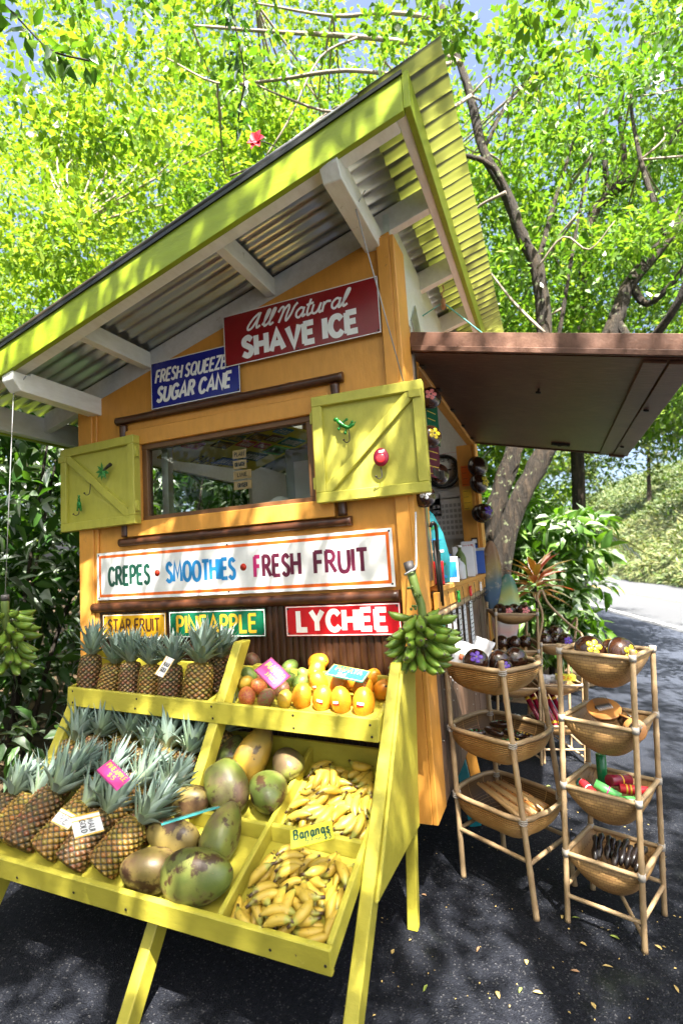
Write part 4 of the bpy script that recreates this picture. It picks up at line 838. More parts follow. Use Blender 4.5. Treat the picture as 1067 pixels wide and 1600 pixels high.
paps = [((-0.484, -0.031, 0.931), .034, 0, 'papaya on top of the pile at the back'), ((-0.469, -0.083, 0.902), .031, 1, 'papaya with a sticker below the topmost one'), ((-0.420, -0.163, 0.877), .032, 1, 'papaya in the second row, left of the teal card'), ((-0.448, -0.263, 0.846), .033, 0, 'papaya at the left end of the front row'),
 ((-0.361, -0.265, 0.847), .033, 1, 'second papaya from the left in the front row'), ((-0.332, -0.160, 0.879), .034, 0, 'papaya in the second row below the teal card'), ((-0.283, -0.267, 0.848), .034, 1, 'third papaya from the left in the front row'), ((-0.226, -0.181, 0.876), .034, 0, 'papaya in the second row at the right'),
 ((-0.194, -0.266, 0.850), .036, 1, 'papaya with sticker at the right end of the front row'), ((-0.295, -0.101, 0.879), .030, 0, 'papaya in shadow under the teal card'), ((-0.221, -0.069, 0.888), .030, 0, 'papaya at the back right, behind the lone one'), ((-0.152, -0.151, 0.873), .034, 1, 'round papaya alone at the far right, next to the tray end')]
for i, (p, r_, stick, lb) in enumerate(paps):
    o = empty('papaya', p, (random.uniform(-.35, .35), random.uniform(-.35, .35), random.uniform(-.3, .6)), lb, 'papaya', 'papayas on the top shelf')
    if i == 11: o.rotation_euler = (R(62), .2, .4)
    if i in (0, 9): o.rotation_euler = (R(75), .3, R(60))
    r_ *= 1.16; o.scale = (r_, r_, r_ * 1.10); inst('skin', PM, o, rot=(0, 0, random.uniform(0, 6))); inst('stem_scar', SC, o)
    if stick and i != 11: inst('sticker', STK, o); inst('sticker', STW, o)
# --- bananas
def banana_mesh(seed, L=.100, r=.0165, green=False, bend=.55):
    rnd = random.Random(seed); m = MB(); nz, n = 12, 8; V, Cc = [], []
    for j in range(nz + 1):
        t = j / nz; ang = (t - .5) * bend * 2; Rr = L / (bend * 2); cx = Rr * (math.cos(ang) - 1); cz = Rr * math.sin(ang)
        prof = [.30, .34, .42, .72, .93, 1.0, 1.0, 1.0, .98, .88, .62, .34, .20]
        q = r * prof[j]
        for i in range(n):
            th = 2 * math.pi * i / n; qq = q * (1 + .05 * math.cos(5 * th)); x = qq * math.cos(th); y = qq * math.sin(th)
            V.append((cx + x * math.cos(ang), y, cz + x * math.sin(ang)))
            if green: c = (.10 + .06 * rnd.random(), .21, .024) if .08 < t < .93 else (.025, .018, .012)
            else: c = (.55, .38, .05) if t > .3 else (.38, .37, .065)
            if not green and (t < .10 or t > .94): c = (.05, .025, .010)
            if green and i % 2: c = tuple(v * 1.12 for v in c)
            Cc.append(c)
    m.add(V, [(j * n + i, j * n + (i + 1) % n, (j + 1) * n + (i + 1) % n, (j + 1) * n + i) for j in range(nz) for i in range(n)], True)
    m.f.append(tuple(range(n))[::-1]); m.f.append(tuple(nz * n + i for i in range(n)))
    return m.mesh('banana', 'green_banana' if green else 'banana_skin', Cc)
BM = [banana_mesh(60 + k, random.Random(k).uniform(.092, .112), random.Random(k + 9).uniform(.0132, .0155), False, random.Random(k + 3).uniform(.45, .75)) for k in range(6)]
TS = math.atan(.406); TC, TSn = math.cos(TS), math.sin(TS)
def tray_pt(x, v, h):      # v metres up the slope from the front edge of the lower tray
    y = -.838 + v * TC; return Vector((x, y, lf(-.838) + v * TSn + .015 * (x + .075))) + Vector((0, -TSn, TC)) * h
def fill(x0, x1, v0, v1, n, hmax, label, group):
    """bananas heaped in small hands on a height field of the bin"""
    res = .006; nx, nv = int((x1 - x0) / res) + 1, int((v1 - v0) / res) + 1; Hf = np.zeros((nx, nv)); made = 0; rnd = random.Random(int(x0 * 100) + n); tries = 0; nrm = Vector((0, -TSn, TC))
    while made < n and tries < 9000:
        tries += 1; gx, gv = rnd.uniform(x0, x1), rnd.uniform(v0, v1); ga = R(rnd.gauss(60, 38)); flip = rnd.random() < .25; sd_ = rnd.choice((-1, 1)); roll = rnd.uniform(-.1, .5)
        for q in range(rnd.choice((1, 2, 3, 3, 4))):
            a = ga + .16 * q * sd_ + rnd.uniform(-.08, .08); cx = gx - math.sin(ga) * .0265 * q; cv = gv + math.cos(ga) * .0265 * q
            pts = [(cx + math.cos(a) * s_, cv + math.sin(a) * s_) for s_ in np.linspace(-.034, .034, 9)]
            if any(not (x0 + .010 < p[0] < x1 - .010 and v0 + .010 < p[1] < v1 - .010) for p in pts): break
            idx = [(min(nx - 1, max(0, int((px_ + ox - x0) / res))), min(nv - 1, max(0, int((pv_ + ov - v0) / res)))) for px_, pv_ in pts for ox in (-.008, .008) for ov in (-.008, .008)]
            hs = np.array([Hf[w_] for w_ in idx]); h = np.percentile(hs, 72); ed = min(cx - x0, x1 - cx, cv - v0, v1 - cv)
            if h > min(hmax, .030 + ed * .8) or (tries < 500 and h > .014): break
            h0, h1 = np.percentile(hs[:12], 70), np.percentile(hs[-12:], 70); tilt = max(-.35, min(.35, (h1 - h0) / .07))
            for w_ in idx: Hf[w_] = max(Hf[w_], h + .023)
            d = (Vector((math.cos(a), math.sin(a) * TC, math.sin(a) * TSn)) + nrm * tilt).normalized()
            side = nrm.cross(d).normalized(); xd = (side * sd_ + nrm * roll).normalized()
            if flip: d = -d
            o = inst('banana', rnd.choice(BM), None, tray_pt(cx, cv, h + .013), ori(d, xd).to_euler(), (rnd.uniform(.95, 1.1),) * 3); tag(o, label, 'banana', group); made += 1
    return made
fill(-.407, -.093, .005, .300, 80, .060, 'small ripe yellow banana in the front banana bin', 'bananas in the front bin')
fill(-.407, -.093, .320, .655, 80, .060, 'small ripe yellow banana in the rear banana bin, behind the price card', 'bananas in the rear bin')
# --- green banana bunches
GB = [banana_mesh(80 + k, .128, .0190, True, .55) for k in range(3)]
def bunch(name_label, stalk_pts, rad, top, bottom, n_rows, per, seed, bias=(0, 0, 0)):
    rnd = random.Random(seed); r = empty('banana_bunch', top, label=name_label, cat='banana bunch'); T = Vector(top)
    sm_ = MB(); sm_.tube([Vector(p) - T for p in stalk_pts], rad, 10); sm_.build('stalk', 'stalk_green', r)
    cut = MB(); a, b = Vector(stalk_pts[0]) - T, Vector(stalk_pts[1]) - T; d_ = (b - a).normalized(); cut.tube([a - d_ * .004, a + (b - a) * .6], [rad[0] * 1.06, rad[0] * 1.06], 10); cut.build('stalk_tip', 'stalk_dark', r)
    A, B = Vector(top), Vector(bottom)
    for j in range(n_rows):
        t = j / max(1, n_rows - 1); c = A + (B - A) * t
        for i in range(per):
            az = 2 * math.pi * (i + .5 * (j % 2)) / per + rnd.uniform(-.30, .30); out = Vector((math.cos(az), math.sin(az), 0))
            d = (out + Vector((0, 0, .10 - .62 * t + rnd.uniform(-.40, .25))) + Vector(bias)).normalized(); shrink = (1.0 - .20 * abs(t - .4)) * rnd.uniform(.82, 1.08)
            p = c - T + out * (.030 + .012 * math.sin(math.pi * t)) + d * .050
            o = inst('banana', rnd.choice(GB), r, p, ori(d, Vector((0, 0, -1))).to_euler(), (shrink,) * 3)
    return r
gb = bunch('hanging bunch of green bananas tied to the corner post of the hut', [(-0.039, -0.185, 1.365), (-0.020, -0.194, 1.305), (-0.007, -0.196, 1.257), (0.011, -0.196, 1.210), (0.017, -0.200, 1.163), (0.008, -0.197, 1.080), (0.001, -0.193, 1.009)], [.018, .0175, .017, .016, .016, .013, .008], (0.012, -0.201, 1.156), (-0.005, -0.196, 1.014), 6, 9, 5, (.34, -.12, -.10))
kn = MB()
for px_ in ((-0.019, -0.208, 1.274), (0.004, -0.213, 1.247), (-0.009, -0.214, 1.202)):
    for q in range(5): kn.ball(Vector(px_) - gb.location + Vector((random.uniform(-.012, .012), -.012 + random.uniform(-.01, .005), random.uniform(-.006, .006))), .006, 6, 4)
tag(kn.build('stub', 'stalk_green', gb), kind='stuff')
tw = MB(); tw.tube(catmull([Vector(v) - gb.location for v in ((-0.048, -0.207, 1.322), (-0.026, -0.216, 1.334), (-0.006, -0.209, 1.349), (-0.013, -0.167, 1.389), (-0.022, -0.131, 1.565))], 5), .004, 6); tw.build('tie', 'rope_grey', gb)
wq = [SHED_M @ Vector(v) for v in ((-1.800, -.46, .95), (-1.800, -.46, .91), (-1.798, -.46, .86), (-1.795, -.455, .78), (-1.79, -.45, .66))]
bunch('bunch of green bananas hanging on a wire at the left edge', wq, [.016, .017, .017, .014, .008], wq[2], wq[4], 6, 8, 8, (.12, -.1, -.1))

# ================================================================== CANE RACKS WITH BASKETS
def pole(mb, a, b, r, nodes=True):
    a, b = Vector(a), Vector(b); L = (b - a).length; k = max(1, int(round(L / .16))); pts, rs = [], []
    for i in range(k):
        for tt, q in ((.0, 1.12), (.07, 1.0), (.5, .97), (.93, 1.0)):
            t = (i + tt) / k; pts.append(a + (b - a) * t); rs.append(r * q)
    pts.append(b); rs.append(r * 1.05); mb.tube(pts, rs, 9)
def uv_grid(me, uvs):
    l = me.uv_layers.new(name='UVMap'); vi = np.empty(len(me.loops), np.int32); me.loops.foreach_get('vertex_index', vi); l.data.foreach_set('uv', np.asarray(uvs, np.float32)[vi].ravel())
def woven_basket(P, z, depth, parent, loc):
    """shallow woven belly slung between four corners P (fl, fr, br, bl), rim at height z"""
    fl_, fr_, br_, bl_ = [np.array(p[:2], float) for p in P]; n = 18; V, UV = [], []
    for j in range(n + 1):
        for i in range(n + 1):
            u, v = i / n, j / n; p = (fl_ * (1 - u) + fr_ * u) * (1 - v) + (bl_ * (1 - u) + br_ * u) * v; a, b = abs(2 * u - 1), abs(2 * v - 1)
            q = max(0, 1 - a ** 2.3) ** .66 * max(0, 1 - b ** 2.4) ** .5
            V.append((p[0] - loc[0], p[1] - loc[1], z - depth * q - .004)); UV.append((u * 1.6, v * 1.6 + q * .4))
    m = MB(); m.add(V, [(j * (n + 1) + i, j * (n + 1) + i + 1, (j + 1) * (n + 1) + i + 1, (j + 1) * (n + 1) + i) for j in range(n) for i in range(n)], True)
    o = m.build('basket', 'woven', parent); uv_grid(o.data, UV); s_ = o.modifiers.new('thickness', 'SOLIDIFY'); s_.thickness = .006; s_.offset = 0; return o
def square_rack(label, P, tops, tiers, depth, r=.0095, group='cane basket racks'):
    """P: ground positions fl, fr, br, bl of the posts"""
    loc = (sum(p[0] for p in P) / 4, sum(p[1] for p in P) / 4, 0); rk = empty('basket_rack', loc, label=label, cat='rack', group=group); Lc = Vector(loc); V3 = lambda p, z: Vector((p[0], p[1], z)) - Lc
    for p, t in zip(P, tops): m = MB(); pole(m, V3(p, 0), V3(p, t), r); m.build('post', 'cane', rk)
    for z in tiers:
        bk_ = woven_basket(P, z, depth, rk, loc)
        for i in range(4):
            a, b = P[i], P[(i + 1) % 4]; m = MB(); pole(m, V3(a, z + (.002 if i % 2 else -.002)), V3(b, z + (.002 if i % 2 else -.002)), r * .85); m.build('rim', 'cane', bk_)
        wr = MB()
        for p in P: wr.tube([V3(p, z - .012), V3(p, z + .012)], r * 1.28, 9)
        tag(wr.build('binding', 'twine', bk_), kind='stuff')
    zb = tiers[-1] * .38
    for i in (0, 1, 2, 3):
        a, b = P[i], P[(i + 1) % 4]; m = MB(); pole(m, V3(a, zb + .012 * i), V3(b, zb + .012 * i), r * .75); m.build('stretcher', 'cane', rk)
    m = MB(); pole(m, V3(P[1], zb * .45), V3(P[3], zb * 2.2), r * .7); m.build('stretcher', 'cane', rk)
    return rk
RP = [(.487, .139), (.735, .066), (.838, .317), (.590, .390)]
square_rack('cane rack with four woven baskets standing nearest the road', RP, (1.045, 1.05, 1.02, 1.02), (1.018, .760, .504, .253), .138, .0105)
BP = [(.105, 1.607), (.368, 1.700), (.285, 1.955), (.020, 1.862)]
square_rack('cane rack standing furthest back against the hut', BP, (1.03, 1.03, 1.05, 1.05), (.994, .746, .498, .240), .080, .009)
QP = [(.385, 1.735), (.640, 1.830), (.560, 2.085), (.300, 1.985)]
rk4 = square_rack('cane rack with curled cane handles behind the round basket rack', QP, (.80, .80, .82, .82), (.785, .515, .245), .085, .009)
cv = MB(); l4 = Vector(rk4.location)
for off in (0,): cv.tube([p - l4 for p in map(Vector, catmull([(.37 + off * .4, 1.72, .80), (.40 + off, 1.73, .98), (.37 + off, 1.74, 1.10), (.40 + off, 1.75, 1.15), (.44 + off, 1.76, 1.06), (.56 + off * .6, 1.80, .93), (.64, 1.83, .86), (.645, 1.832, .79)], 5))], .009, 7)
cv.tube([p - l4 for p in map(Vector, catmull([(.60, 1.82, .82), (.62, 1.95, .95), (.56, 2.08, .84)], 5))], .008, 7)
tag(cv.build('cane_handle', 'cane', rk4), kind='stuff')
# --- splayed rack with three round wicker baskets
LB = [Vector((.376, .105, 0)), Vector((.520, .390, 0)), Vector((.220, .560, 0)), Vector((.074, .277, 0))]
LTp = [Vector((.262, .165, .945)), Vector((.398, .436, .930)), Vector((.140, .575, .945)), Vector((.010, .270, .945))]
lc = Vector((.30, .33, 0)); rl = empty('basket_rack', lc, label='splayed cane rack with three round wicker baskets beside the hut', cat='rack', group='cane basket racks')
for a, b in zip(LB, LTp): m = MB(); pole(m, a - lc, b + (b - a) * .012 - lc, .012); m.build('post', 'cane', rl)
LAYERS = []
for z in (.915, .632, .350):
    Pz = [a + (b - a) * (z / b.z) for a, b in zip(LB, LTp)]; ctr = sum(Pz, Vector()) / 4; loop = []
    for i in range(4):
        p, q = Pz[i], Pz[(i + 1) % 4]; mid = (p + q) / 2; loop += [p, mid + (mid - ctr) * (.22 if i in (0, 2) else .12)]
    cl = [Vector(v) for v in catmull(loop + [loop[0], loop[1]], 6)[3:3 + 48]]; rimm = MB(); rimm.tube([v - lc for v in cl] + [cl[0] - lc], .0105, 8, cap=False)
    st_ = MB(); dp = .140; nr = 16
    for k in range(1, nr + 1):
        t = k / nr; s_ = max(.03, (1 - t ** 2.3) ** .55) if k < nr else .04; zz_ = -dp * t
        st_.tube([ctr + (v - ctr) * s_ + Vector((0, 0, zz_)) - lc for v in cl] + [ctr + (cl[0] - ctr) * s_ + Vector((0, 0, zz_)) - lc], .0034, 5, cap=False)
    for q in range(0, 48, 4): st_.tube([ctr + (cl[q] - ctr) * max(.04, (1 - t ** 2.3) ** .55 if t < 1 else .04) * .99 + Vector((0, 0, -dp * t)) - lc for t in np.linspace(0, 1, 12)], .0022, 5)
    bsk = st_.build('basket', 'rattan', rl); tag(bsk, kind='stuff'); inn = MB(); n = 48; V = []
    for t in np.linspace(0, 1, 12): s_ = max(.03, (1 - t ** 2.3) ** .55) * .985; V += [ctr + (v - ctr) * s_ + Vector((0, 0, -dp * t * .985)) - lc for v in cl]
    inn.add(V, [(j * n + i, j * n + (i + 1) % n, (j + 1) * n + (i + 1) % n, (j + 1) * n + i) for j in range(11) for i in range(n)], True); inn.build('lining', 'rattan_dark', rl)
    rimm.build('rim', 'cane', rl); bd = MB()
    for p in Pz:
        for dz in (-.012, -.004, .004): bd.tube([p - lc + Vector((math.cos(a) * .017, math.sin(a) * .017, dz + .004 * math.sin(a))) for a in np.linspace(0, 6.28, 10)], .0028, 5)
    tag(bd.build('binding', 'twine', rl), kind='stuff'); LAYERS.append((ctr, cl))
for z0, i, j in ((.19, 0, 1), (.19, 1, 2), (.20, 2, 3), (.20, 3, 0)):
    a = LB[i] + (LTp[i] - LB[i]) * (z0 / LTp[i].z); b = LB[j] + (LTp[j] - LB[j]) * (z0 / LTp[j].z); m = MB(); pole(m, a - lc, b - lc, .009); m.build('stretcher', 'cane', rl)

# ================================================================== GOODS IN THE BASKETS
def shell_mesh(): m = MB(); m.ball((0, 0, 0), (1, 1, .80), 20, 14); return m.mesh('shell', 'shell')
SHELL = shell_mesh(); zp = MB(); zp.tube([(math.cos(a) * 1.01, math.sin(a) * 1.01, .0) for a in np.linspace(0, 6.283, 25)], .035, 5, cap=False); ZIP = zp.mesh('zip', 'black_plastic')
def flower_mesh(mat):
    m = MB()
    for k in range(5):
        a = k * 1.2566
        for dd, s_ in ((.34, .20), (.2, .14)):
            d = Vector((math.cos(a) * dd, math.sin(a) * dd, 0)); z = math.sqrt(max(0, 1 - d.length ** 2)) * .80
            m.ball((d.x, d.y, z - .005), (s_, s_, .03), 8, 5)
    return m.mesh('painted_flower', mat)
FLW = {k: flower_mesh(k) for k in ('shell_paint_white', 'shell_paint_violet', 'shell_paint_yellow', 'shell_paint_green', 'shell_paint_pink')}
def purse(p, r, label, paint_=None, rot=None, group='coconut shell purses', sc=(1, 1, 1)):
    o = empty('coconut_purse', p, label=label, cat='purse', group=group); o.rotation_euler = rot or (random.uniform(-.4, .4), random.uniform(-.4, .4), random.uniform(0, 6)); o.scale = (r * sc[0], r * sc[1], r * sc[2])
    inst('shell', SHELL, o); inst('zip', ZIP, o)
    if paint_: inst('painted_flower', FLW[paint_], o)
    return o
def in_rack(P, u, v, z):
    q = [(P[0][k] * (1 - u) + P[1][k] * u) * (1 - v) + (P[3][k] * (1 - u) + P[2][k] * u) * v for k in (0, 1)]; return (q[0], q[1], z)
FACE = (R(62), 0, R(15))
# road-side rack: purses, thumb pianos, shaker tubes, black carvings
purse(in_rack(RP, .30, .42, 1.012), .060, 'left brown coconut purse in the top basket nearest the road', 'shell_paint_yellow', FACE); purse(in_rack(RP, .72, .45, 1.012), .062, 'right coconut purse with yellow petals in the top basket nearest the road', 'shell_paint_yellow', (R(80), 0, R(40)))
purse(in_rack(RP, .50, .78, 1.010), .050, 'coconut purse at the back of the top basket nearest the road', 'shell_paint_yellow')
def thumb_piano(p, rot, r, label):
    o = empty('thumb_piano', p, rot, label, 'thumb piano', 'thumb pianos'); m = MB(); m.lathe([(.001, -.70), (.45, -.62), (.80, -.36), (.97, -.05), (1, 0)], 20); m.v = [(x * r, y * r, z * r) for x, y, z in m.v]; m.build('bowl', 'shell', o)
    MB().lathe([(r * 1.02, 0), (r * 1.02, .006), (r * .98, .007), (.0001, .0071)], 22).build('sound_board', 'flute_wood', o); MB().box((0, .1 * r, .011), (r * 1.0, .012, .010)).build('bridge', 'black_plastic', o)
    t_ = MB()
    for k in range(7): t_.tube([((k - 3) * r * .14, -.35 * r, .016), ((k - 3) * r * .14, .1 * r, .017), ((k - 3) * r * .14, .55 * r + .04 * r * (3 - abs(k - 3)), .030)], .0016, 5)
    tag(t_.build('tine', 'steel', o), kind='stuff')
thumb_piano(in_rack(RP, .45, .45, .785), (R(22), R(-12), R(20)), .062, 'tilted round thumb piano on a half coconut shell'); thumb_piano(in_rack(RP, .80, .50, .752), (R(14), R(25), R(70)), .055, 'thumb piano lying on the right of the same basket'); thumb_piano(in_rack(RP, .93, .22, .745), (R(60), R(30), R(-30)), .040, 'small thumb piano turned on its side at the basket corner')
def cyl(name, label, cat, a, b, r, mat, cap=None, group=None, rings=()):
    a, b = Vector(a), Vector(b); o = empty(name, a, label=label, cat=cat, group=group); m = MB(); m.tube([Vector(), b - a], r, 16); bd_ = m.build('tube', mat, o, bevel=.002)
    d = (b - a)
    if cap: MB().tube([d * .985, d * 1.02], r * 1.03, 16).build('cap', cap, o, bevel=.001); MB().tube([d * -.02, d * .015], r * 1.03, 16).build('cap', cap, o, bevel=.001)
    for t0, mt in rings: MB().tube([d * t0, d * (t0 + .06)], r * 1.015, 16).build('band', mt, o)
    return o
ir = lambda u, v, z: in_rack(RP, u, v, z)
cyl('shaker_tube', 'dark green tube sticking up at the back of the third basket', 'tube', ir(.30, .75, .45), ir(.26, .80, .575), .020, 'tube_dkgreen', 'tube_dkgreen', 'shaker tubes'); cyl('shaker_tube', 'light green tube with pink flowers lying across the third basket', 'tube', ir(.34, .30, .505), ir(.66, .32, .472), .019, 'tube_green', 'tube_green', 'shaker tubes', ((.5, 'hot_pink'),))
cyl('shaker_tube', 'red tube lying at the front left of the third basket', 'tube', ir(.14, .34, .495), ir(.40, .18, .470), .016, 'tube_red', 'tube_red', 'shaker tubes', ((.4, 'letter_white'),)); cyl('shaker_tube', 'maroon tube with its round end facing out', 'tube', ir(.50, .42, .518), ir(.66, .75, .505), .021, 'tube_maroon', 'tube_maroon', 'shaker tubes', ((.5, 'letter_gold'),))
cyl('shaker_tube', 'bright red tube with gold pattern behind the right post', 'tube', ir(.62, .48, .492), ir(.95, .62, .490), .018, 'tube_red', 'tube_red', 'shaker tubes', ((.2, 'letter_gold'), (.35, 'letter_gold'))); cyl('shaker_tube', 'green tube half hidden behind the right front post', 'tube', ir(.60, .18, .470), ir(.95, .30, .480), .018, 'tube_green', 'tube_green', 'shaker tubes'); cyl('shaker_tube', 'teal tube at the left end of the third basket', 'tube', ir(.22, .45, .470), ir(.08, .36, .492), .014, 'teal', 'teal', 'shaker tubes')
for k in range(9):
    a = ir(.30 + .07 * k + random.uniform(-.03, .03), .25 + .05 * (k % 4), .215 + .006 * (k % 3)); b = ir(.18 + .085 * k, .70 + .05 * (k % 3), .262 + .008 * (k % 2)); a, b = Vector(a), Vector(b)
    m = MB(); c = (a + b) / 2; q = [Vector(v) for v in catmull([a - c, (a - c) * .3 + Vector((0, 0, .016)), (b - c) * .4 + Vector((0, 0, .012)), b - c], 4)]; m.tube(q, [.004, .010, .013, .014, .011, .009, .008, .009, .012, .013, .010, .006, .003][:len(q)], 8); o = m.build('carving', 'leather', loc=c)
    tag(o, 'slim glossy black carving lying in the lowest basket nearest the road', 'carving', 'black carvings in the lowest basket')
# round-basket rack: painted purses, carved fish, wooden flutes
L1, L2, L3 = [l[0] for l in LAYERS]
purse(L1 + Vector((-.065, -.055, .006)), .056, 'coconut purse with a violet flower in the upper round basket', 'shell_paint_violet', (R(55), 0, R(10))); purse(L1 + Vector((.03, .01, -.004)), .052, 'plain brown coconut purse in the middle of the upper round basket', None, (R(80), .2, R(30))); purse(L1 + Vector((.10, .07, .002)), .055, 'black polished coconut purse at the right of the upper round basket', None, (R(70), 0, R(40))); purse(L1 + Vector((.055, -.045, -.018)), .040, 'small violet painted purse at the front of the upper round basket', 'shell_paint_violet', (R(60), 0, R(20)))
for i, (dx, dy, rz) in enumerate(((-.13, .0, .3), (-.06, .10, -.4))):
    o = empty('bagged_trinket', L1 + Vector((dx, dy, .025)), (R(55 + 10 * i), R(12), rz), ['clear bag with an orange trinket leaning at the left of the upper basket', 'clear bag of trinkets at the back of the upper basket'][i], 'bag', 'bagged trinkets'); m = MB(); n = 7; V = [(x * .05, y * .06, .006 * math.sin(x * 5 + y * 7) + random.uniform(-.004, .004)) for y in np.linspace(-1, 1, n) for x in np.linspace(-1, 1, n)]; m.add(V, [(j * n + k, j * n + k + 1, (j + 1) * n + k + 1, (j + 1) * n + k) for j in range(n - 1) for k in range(n - 1)], True); bg_ = m.build('bag', 'bag_clear', o); bg_.modifiers.new('t', 'SOLIDIFY').thickness = .004; MB().box((.005, -.02, .008), (.045, .03, .006)).build('trinket', 'sign_orange', o, bevel=.003)
carv = MB(); carv.ball((0, 0, 0), (1, .42, .36), 16, 10); CARV = carv.mesh('body', 'shell'); sp_ = MB()
for k in range(4): sp_.ball((-.5 + .33 * k, -.05, .345 - .06 * abs(k - 1.5)), (.15, .17, .035), 8, 5)
SPOT = {k: sp_.mesh('painted_patch', k) for k in ('shell_paint_green', 'shell_paint_yellow')}
for i, (dx, dy, dz, rz, mt, lb) in enumerate(((-.11, -.02, -.035, .2, 'shell_paint_green', 'carved dark fish with a green patch at the left of the middle basket'), (-.03, .03, -.035, -.5, None, 'plain black carved fish in the middle basket'), (-.05, -.07, -.045, .1, 'shell_paint_yellow', 'carved fish with yellow patches in the middle basket'), (.03, -.06, -.050, -.2, 'shell_paint_green', 'carved fish with green patches near the front post'), (.05, .05, -.040, -.5, 'shell_paint_green', 'carved fish with green patches behind the front post'), (.10, .05, -.045, -.8, 'shell_paint_yellow', 'carved fish at the right of the middle basket'), (-.01, .10, -.02, -.2, 'shell_paint_green', 'carved fish lying at the back of the middle basket'), (.07, -.01, -.055, -.7, 'shell_paint_yellow', 'carved fish with yellow patches by the front post'))):
    o = empty('carved_fish', L2 + Vector((dx, dy, dz)), (random.uniform(-.2, .2), random.uniform(-.2, .1), rz), lb, 'carving', 'carved fish in the middle basket'); o.scale = (.052,) * 3; inst('body', CARV, o)
    if mt: inst('painted_patch', SPOT[mt], o)
for k in range(9):
    y0 = -.11 + .026 * k; a = L3 + Vector((-.13 + .012 * k, -.02 + y0 * .55 + .09, .022 - .004 * (k % 3) - .002 * k)); b = L3 + Vector((.07 + .012 * k, -.11 + y0 * .75 + .06, -.040 + .006 * (k % 2))); o = empty('flute', a, label=['pale wooden flute', 'reddish wooden flute with finger holes'][k % 3 == 2] + [' crossing the rim of the lowest round basket', ' leaning in the lowest round basket', ' lying in the lowest round basket', ' second from the front in the lowest round basket', ' in the middle of the lowest round basket', ' under the others in the lowest round basket', ' toward the back of the lowest round basket', ' near the back rim of the lowest round basket', ' along the back rim of the lowest round basket'][k], cat='flute', group='wooden flutes')
    m = MB(); m.tube([Vector(), (b - a) * .5, (b - a) * .8, b - a], [.007, .009, .013, .008] if k % 3 != 2 else [.011, .011, .011, .011], 10); m.build('tube', 'flute_wood' if k % 3 == 2 else 'pale_wood', o)
    h = MB(); d = (b - a)
    if k % 3 == 2:
        for q in range(5): h.ball(d * (.15 + .14 * q) + Vector((0, -.004, .0095)), .003, 6, 4)
        tag(h.build('finger_hole', 'black_plastic', o), kind='stuff')
# back racks: purses, maracas, rain sticks, bags
b3 = lambda u, v, z: in_rack(BP, u, v, z); b4 = lambda u, v, z: in_rack(QP, u, v, z)
for i, (u, v, z, r, pm, lb) in enumerate(((.25, .6, 1.00, .048, None, 'plain coconut purse at the back left of the furthest top basket'), (.36, .25, 1.00, .046, 'shell_paint_pink', 'coconut purse with a pink flower at the front of the furthest top basket'), (.62, .65, 1.00, .046, None, 'plain coconut purse at the back of the furthest top basket'), (.78, .30, 1.00, .052, 'shell_paint_pink', 'coconut purse with a large pink flower in the furthest top basket'))): purse(b3(u, v, z), r, lb, pm, (R(75), 0, R(15)))
def maraca(p, d, label):
    o = empty('maraca', p, label=label, cat='maraca', group='maracas'); o.rotation_euler = ori(d).to_euler(); MB().ball((0, 0, 0), (.043, .043, .048), 16, 12).build('head', 'shell', o); MB().tube([(0, 0, .044), (0, 0, .075), (0, 0, .115)], [.011, .008, .011], 10).build('handle', 'pale_wood', o)
for i, (u, v, dx) in enumerate(((.22, .35, .30), (.52, .30, .02), (.80, .42, .1), (.20, .75, -.1), (.55, .8, .0))): maraca(b3(u, v, .79 + (.0 if i < 3 else -.03)), (dx, -.55, -.75), ['maraca at the left with its handle pointing down', 'middle maraca with its handle pointing down', 'maraca at the right behind the others', 'maraca hidden at the back left of its basket', 'maraca hidden at the back of its basket'][i])
for i, (u, v, z, r) in enumerate(((.20, .3, .80, .050), (.30, .8, .82, .05), (.62, .7, .835, .055), (.72, .25, .795, .055), (.52, .45, .80, .046))): purse(b4(u, v, z), r, ['dark purse at the front left', 'dark purse at the back left', 'glossy purse at the back', 'violet tinted purse at the front right', 'dark purse in the middle'][i] + ' of the basket under the curled handles', 'shell_paint_violet' if i == 3 else None, (R(75), 0, R(15)))
for i in range(5):
    a, b = b4(.05 + .16 * i, .1, .22), b4(-.28 + .17 * i, .75, .44); cyl('rain_stick', ['maroon rain stick with a gold band, leftmost', 'maroon rain stick second from the left', 'maroon rain stick in the middle', 'maroon rain stick second from the right', 'dark rain stick at the right'][i] + ' in the low back basket', 'rain stick', a, b, .017, 'tube_maroon', 'tube_red', 'rain sticks', ((.72, 'letter_gold'), (.12, 'letter_gold')))
for i in range(7):
    p = b3(.25 + .11 * (i % 5), .3 + .3 * (i % 2), .25) if i < 4 else b4(.2 + .2 * (i - 4), .4, .53); m = MB(); m.ball((0, 0, 0), (.045, .04, .03), 10, 7); m.v = [(x + random.uniform(-.008, .008), y + random.uniform(-.008, .008), z + random.uniform(-.006, .008)) for x, y, z in m.v]; m.smooth = set(); o = m.build('shell_bag', 'bag_clear', loc=p); tag(o, 'crumpled clear bag of small shells in the back racks', 'bag', 'clear shell bags')
tb_ = MB().box((0, 0, 0), (.12, .05, .035)); bxo = empty('snack_box', b4(.62, .12, .56), (0, 0, R(18)), 'small yellow green box with red lettering in the second back basket', 'box'); tb_.build('carton', 'yellow_box', bxo); lt = lettering('TRAIL', .10, .026, .14); lt.v = [(x, -.0258, y) for x, y, z in lt.v]; lt.build('lettering', 'letter_red', bxo)

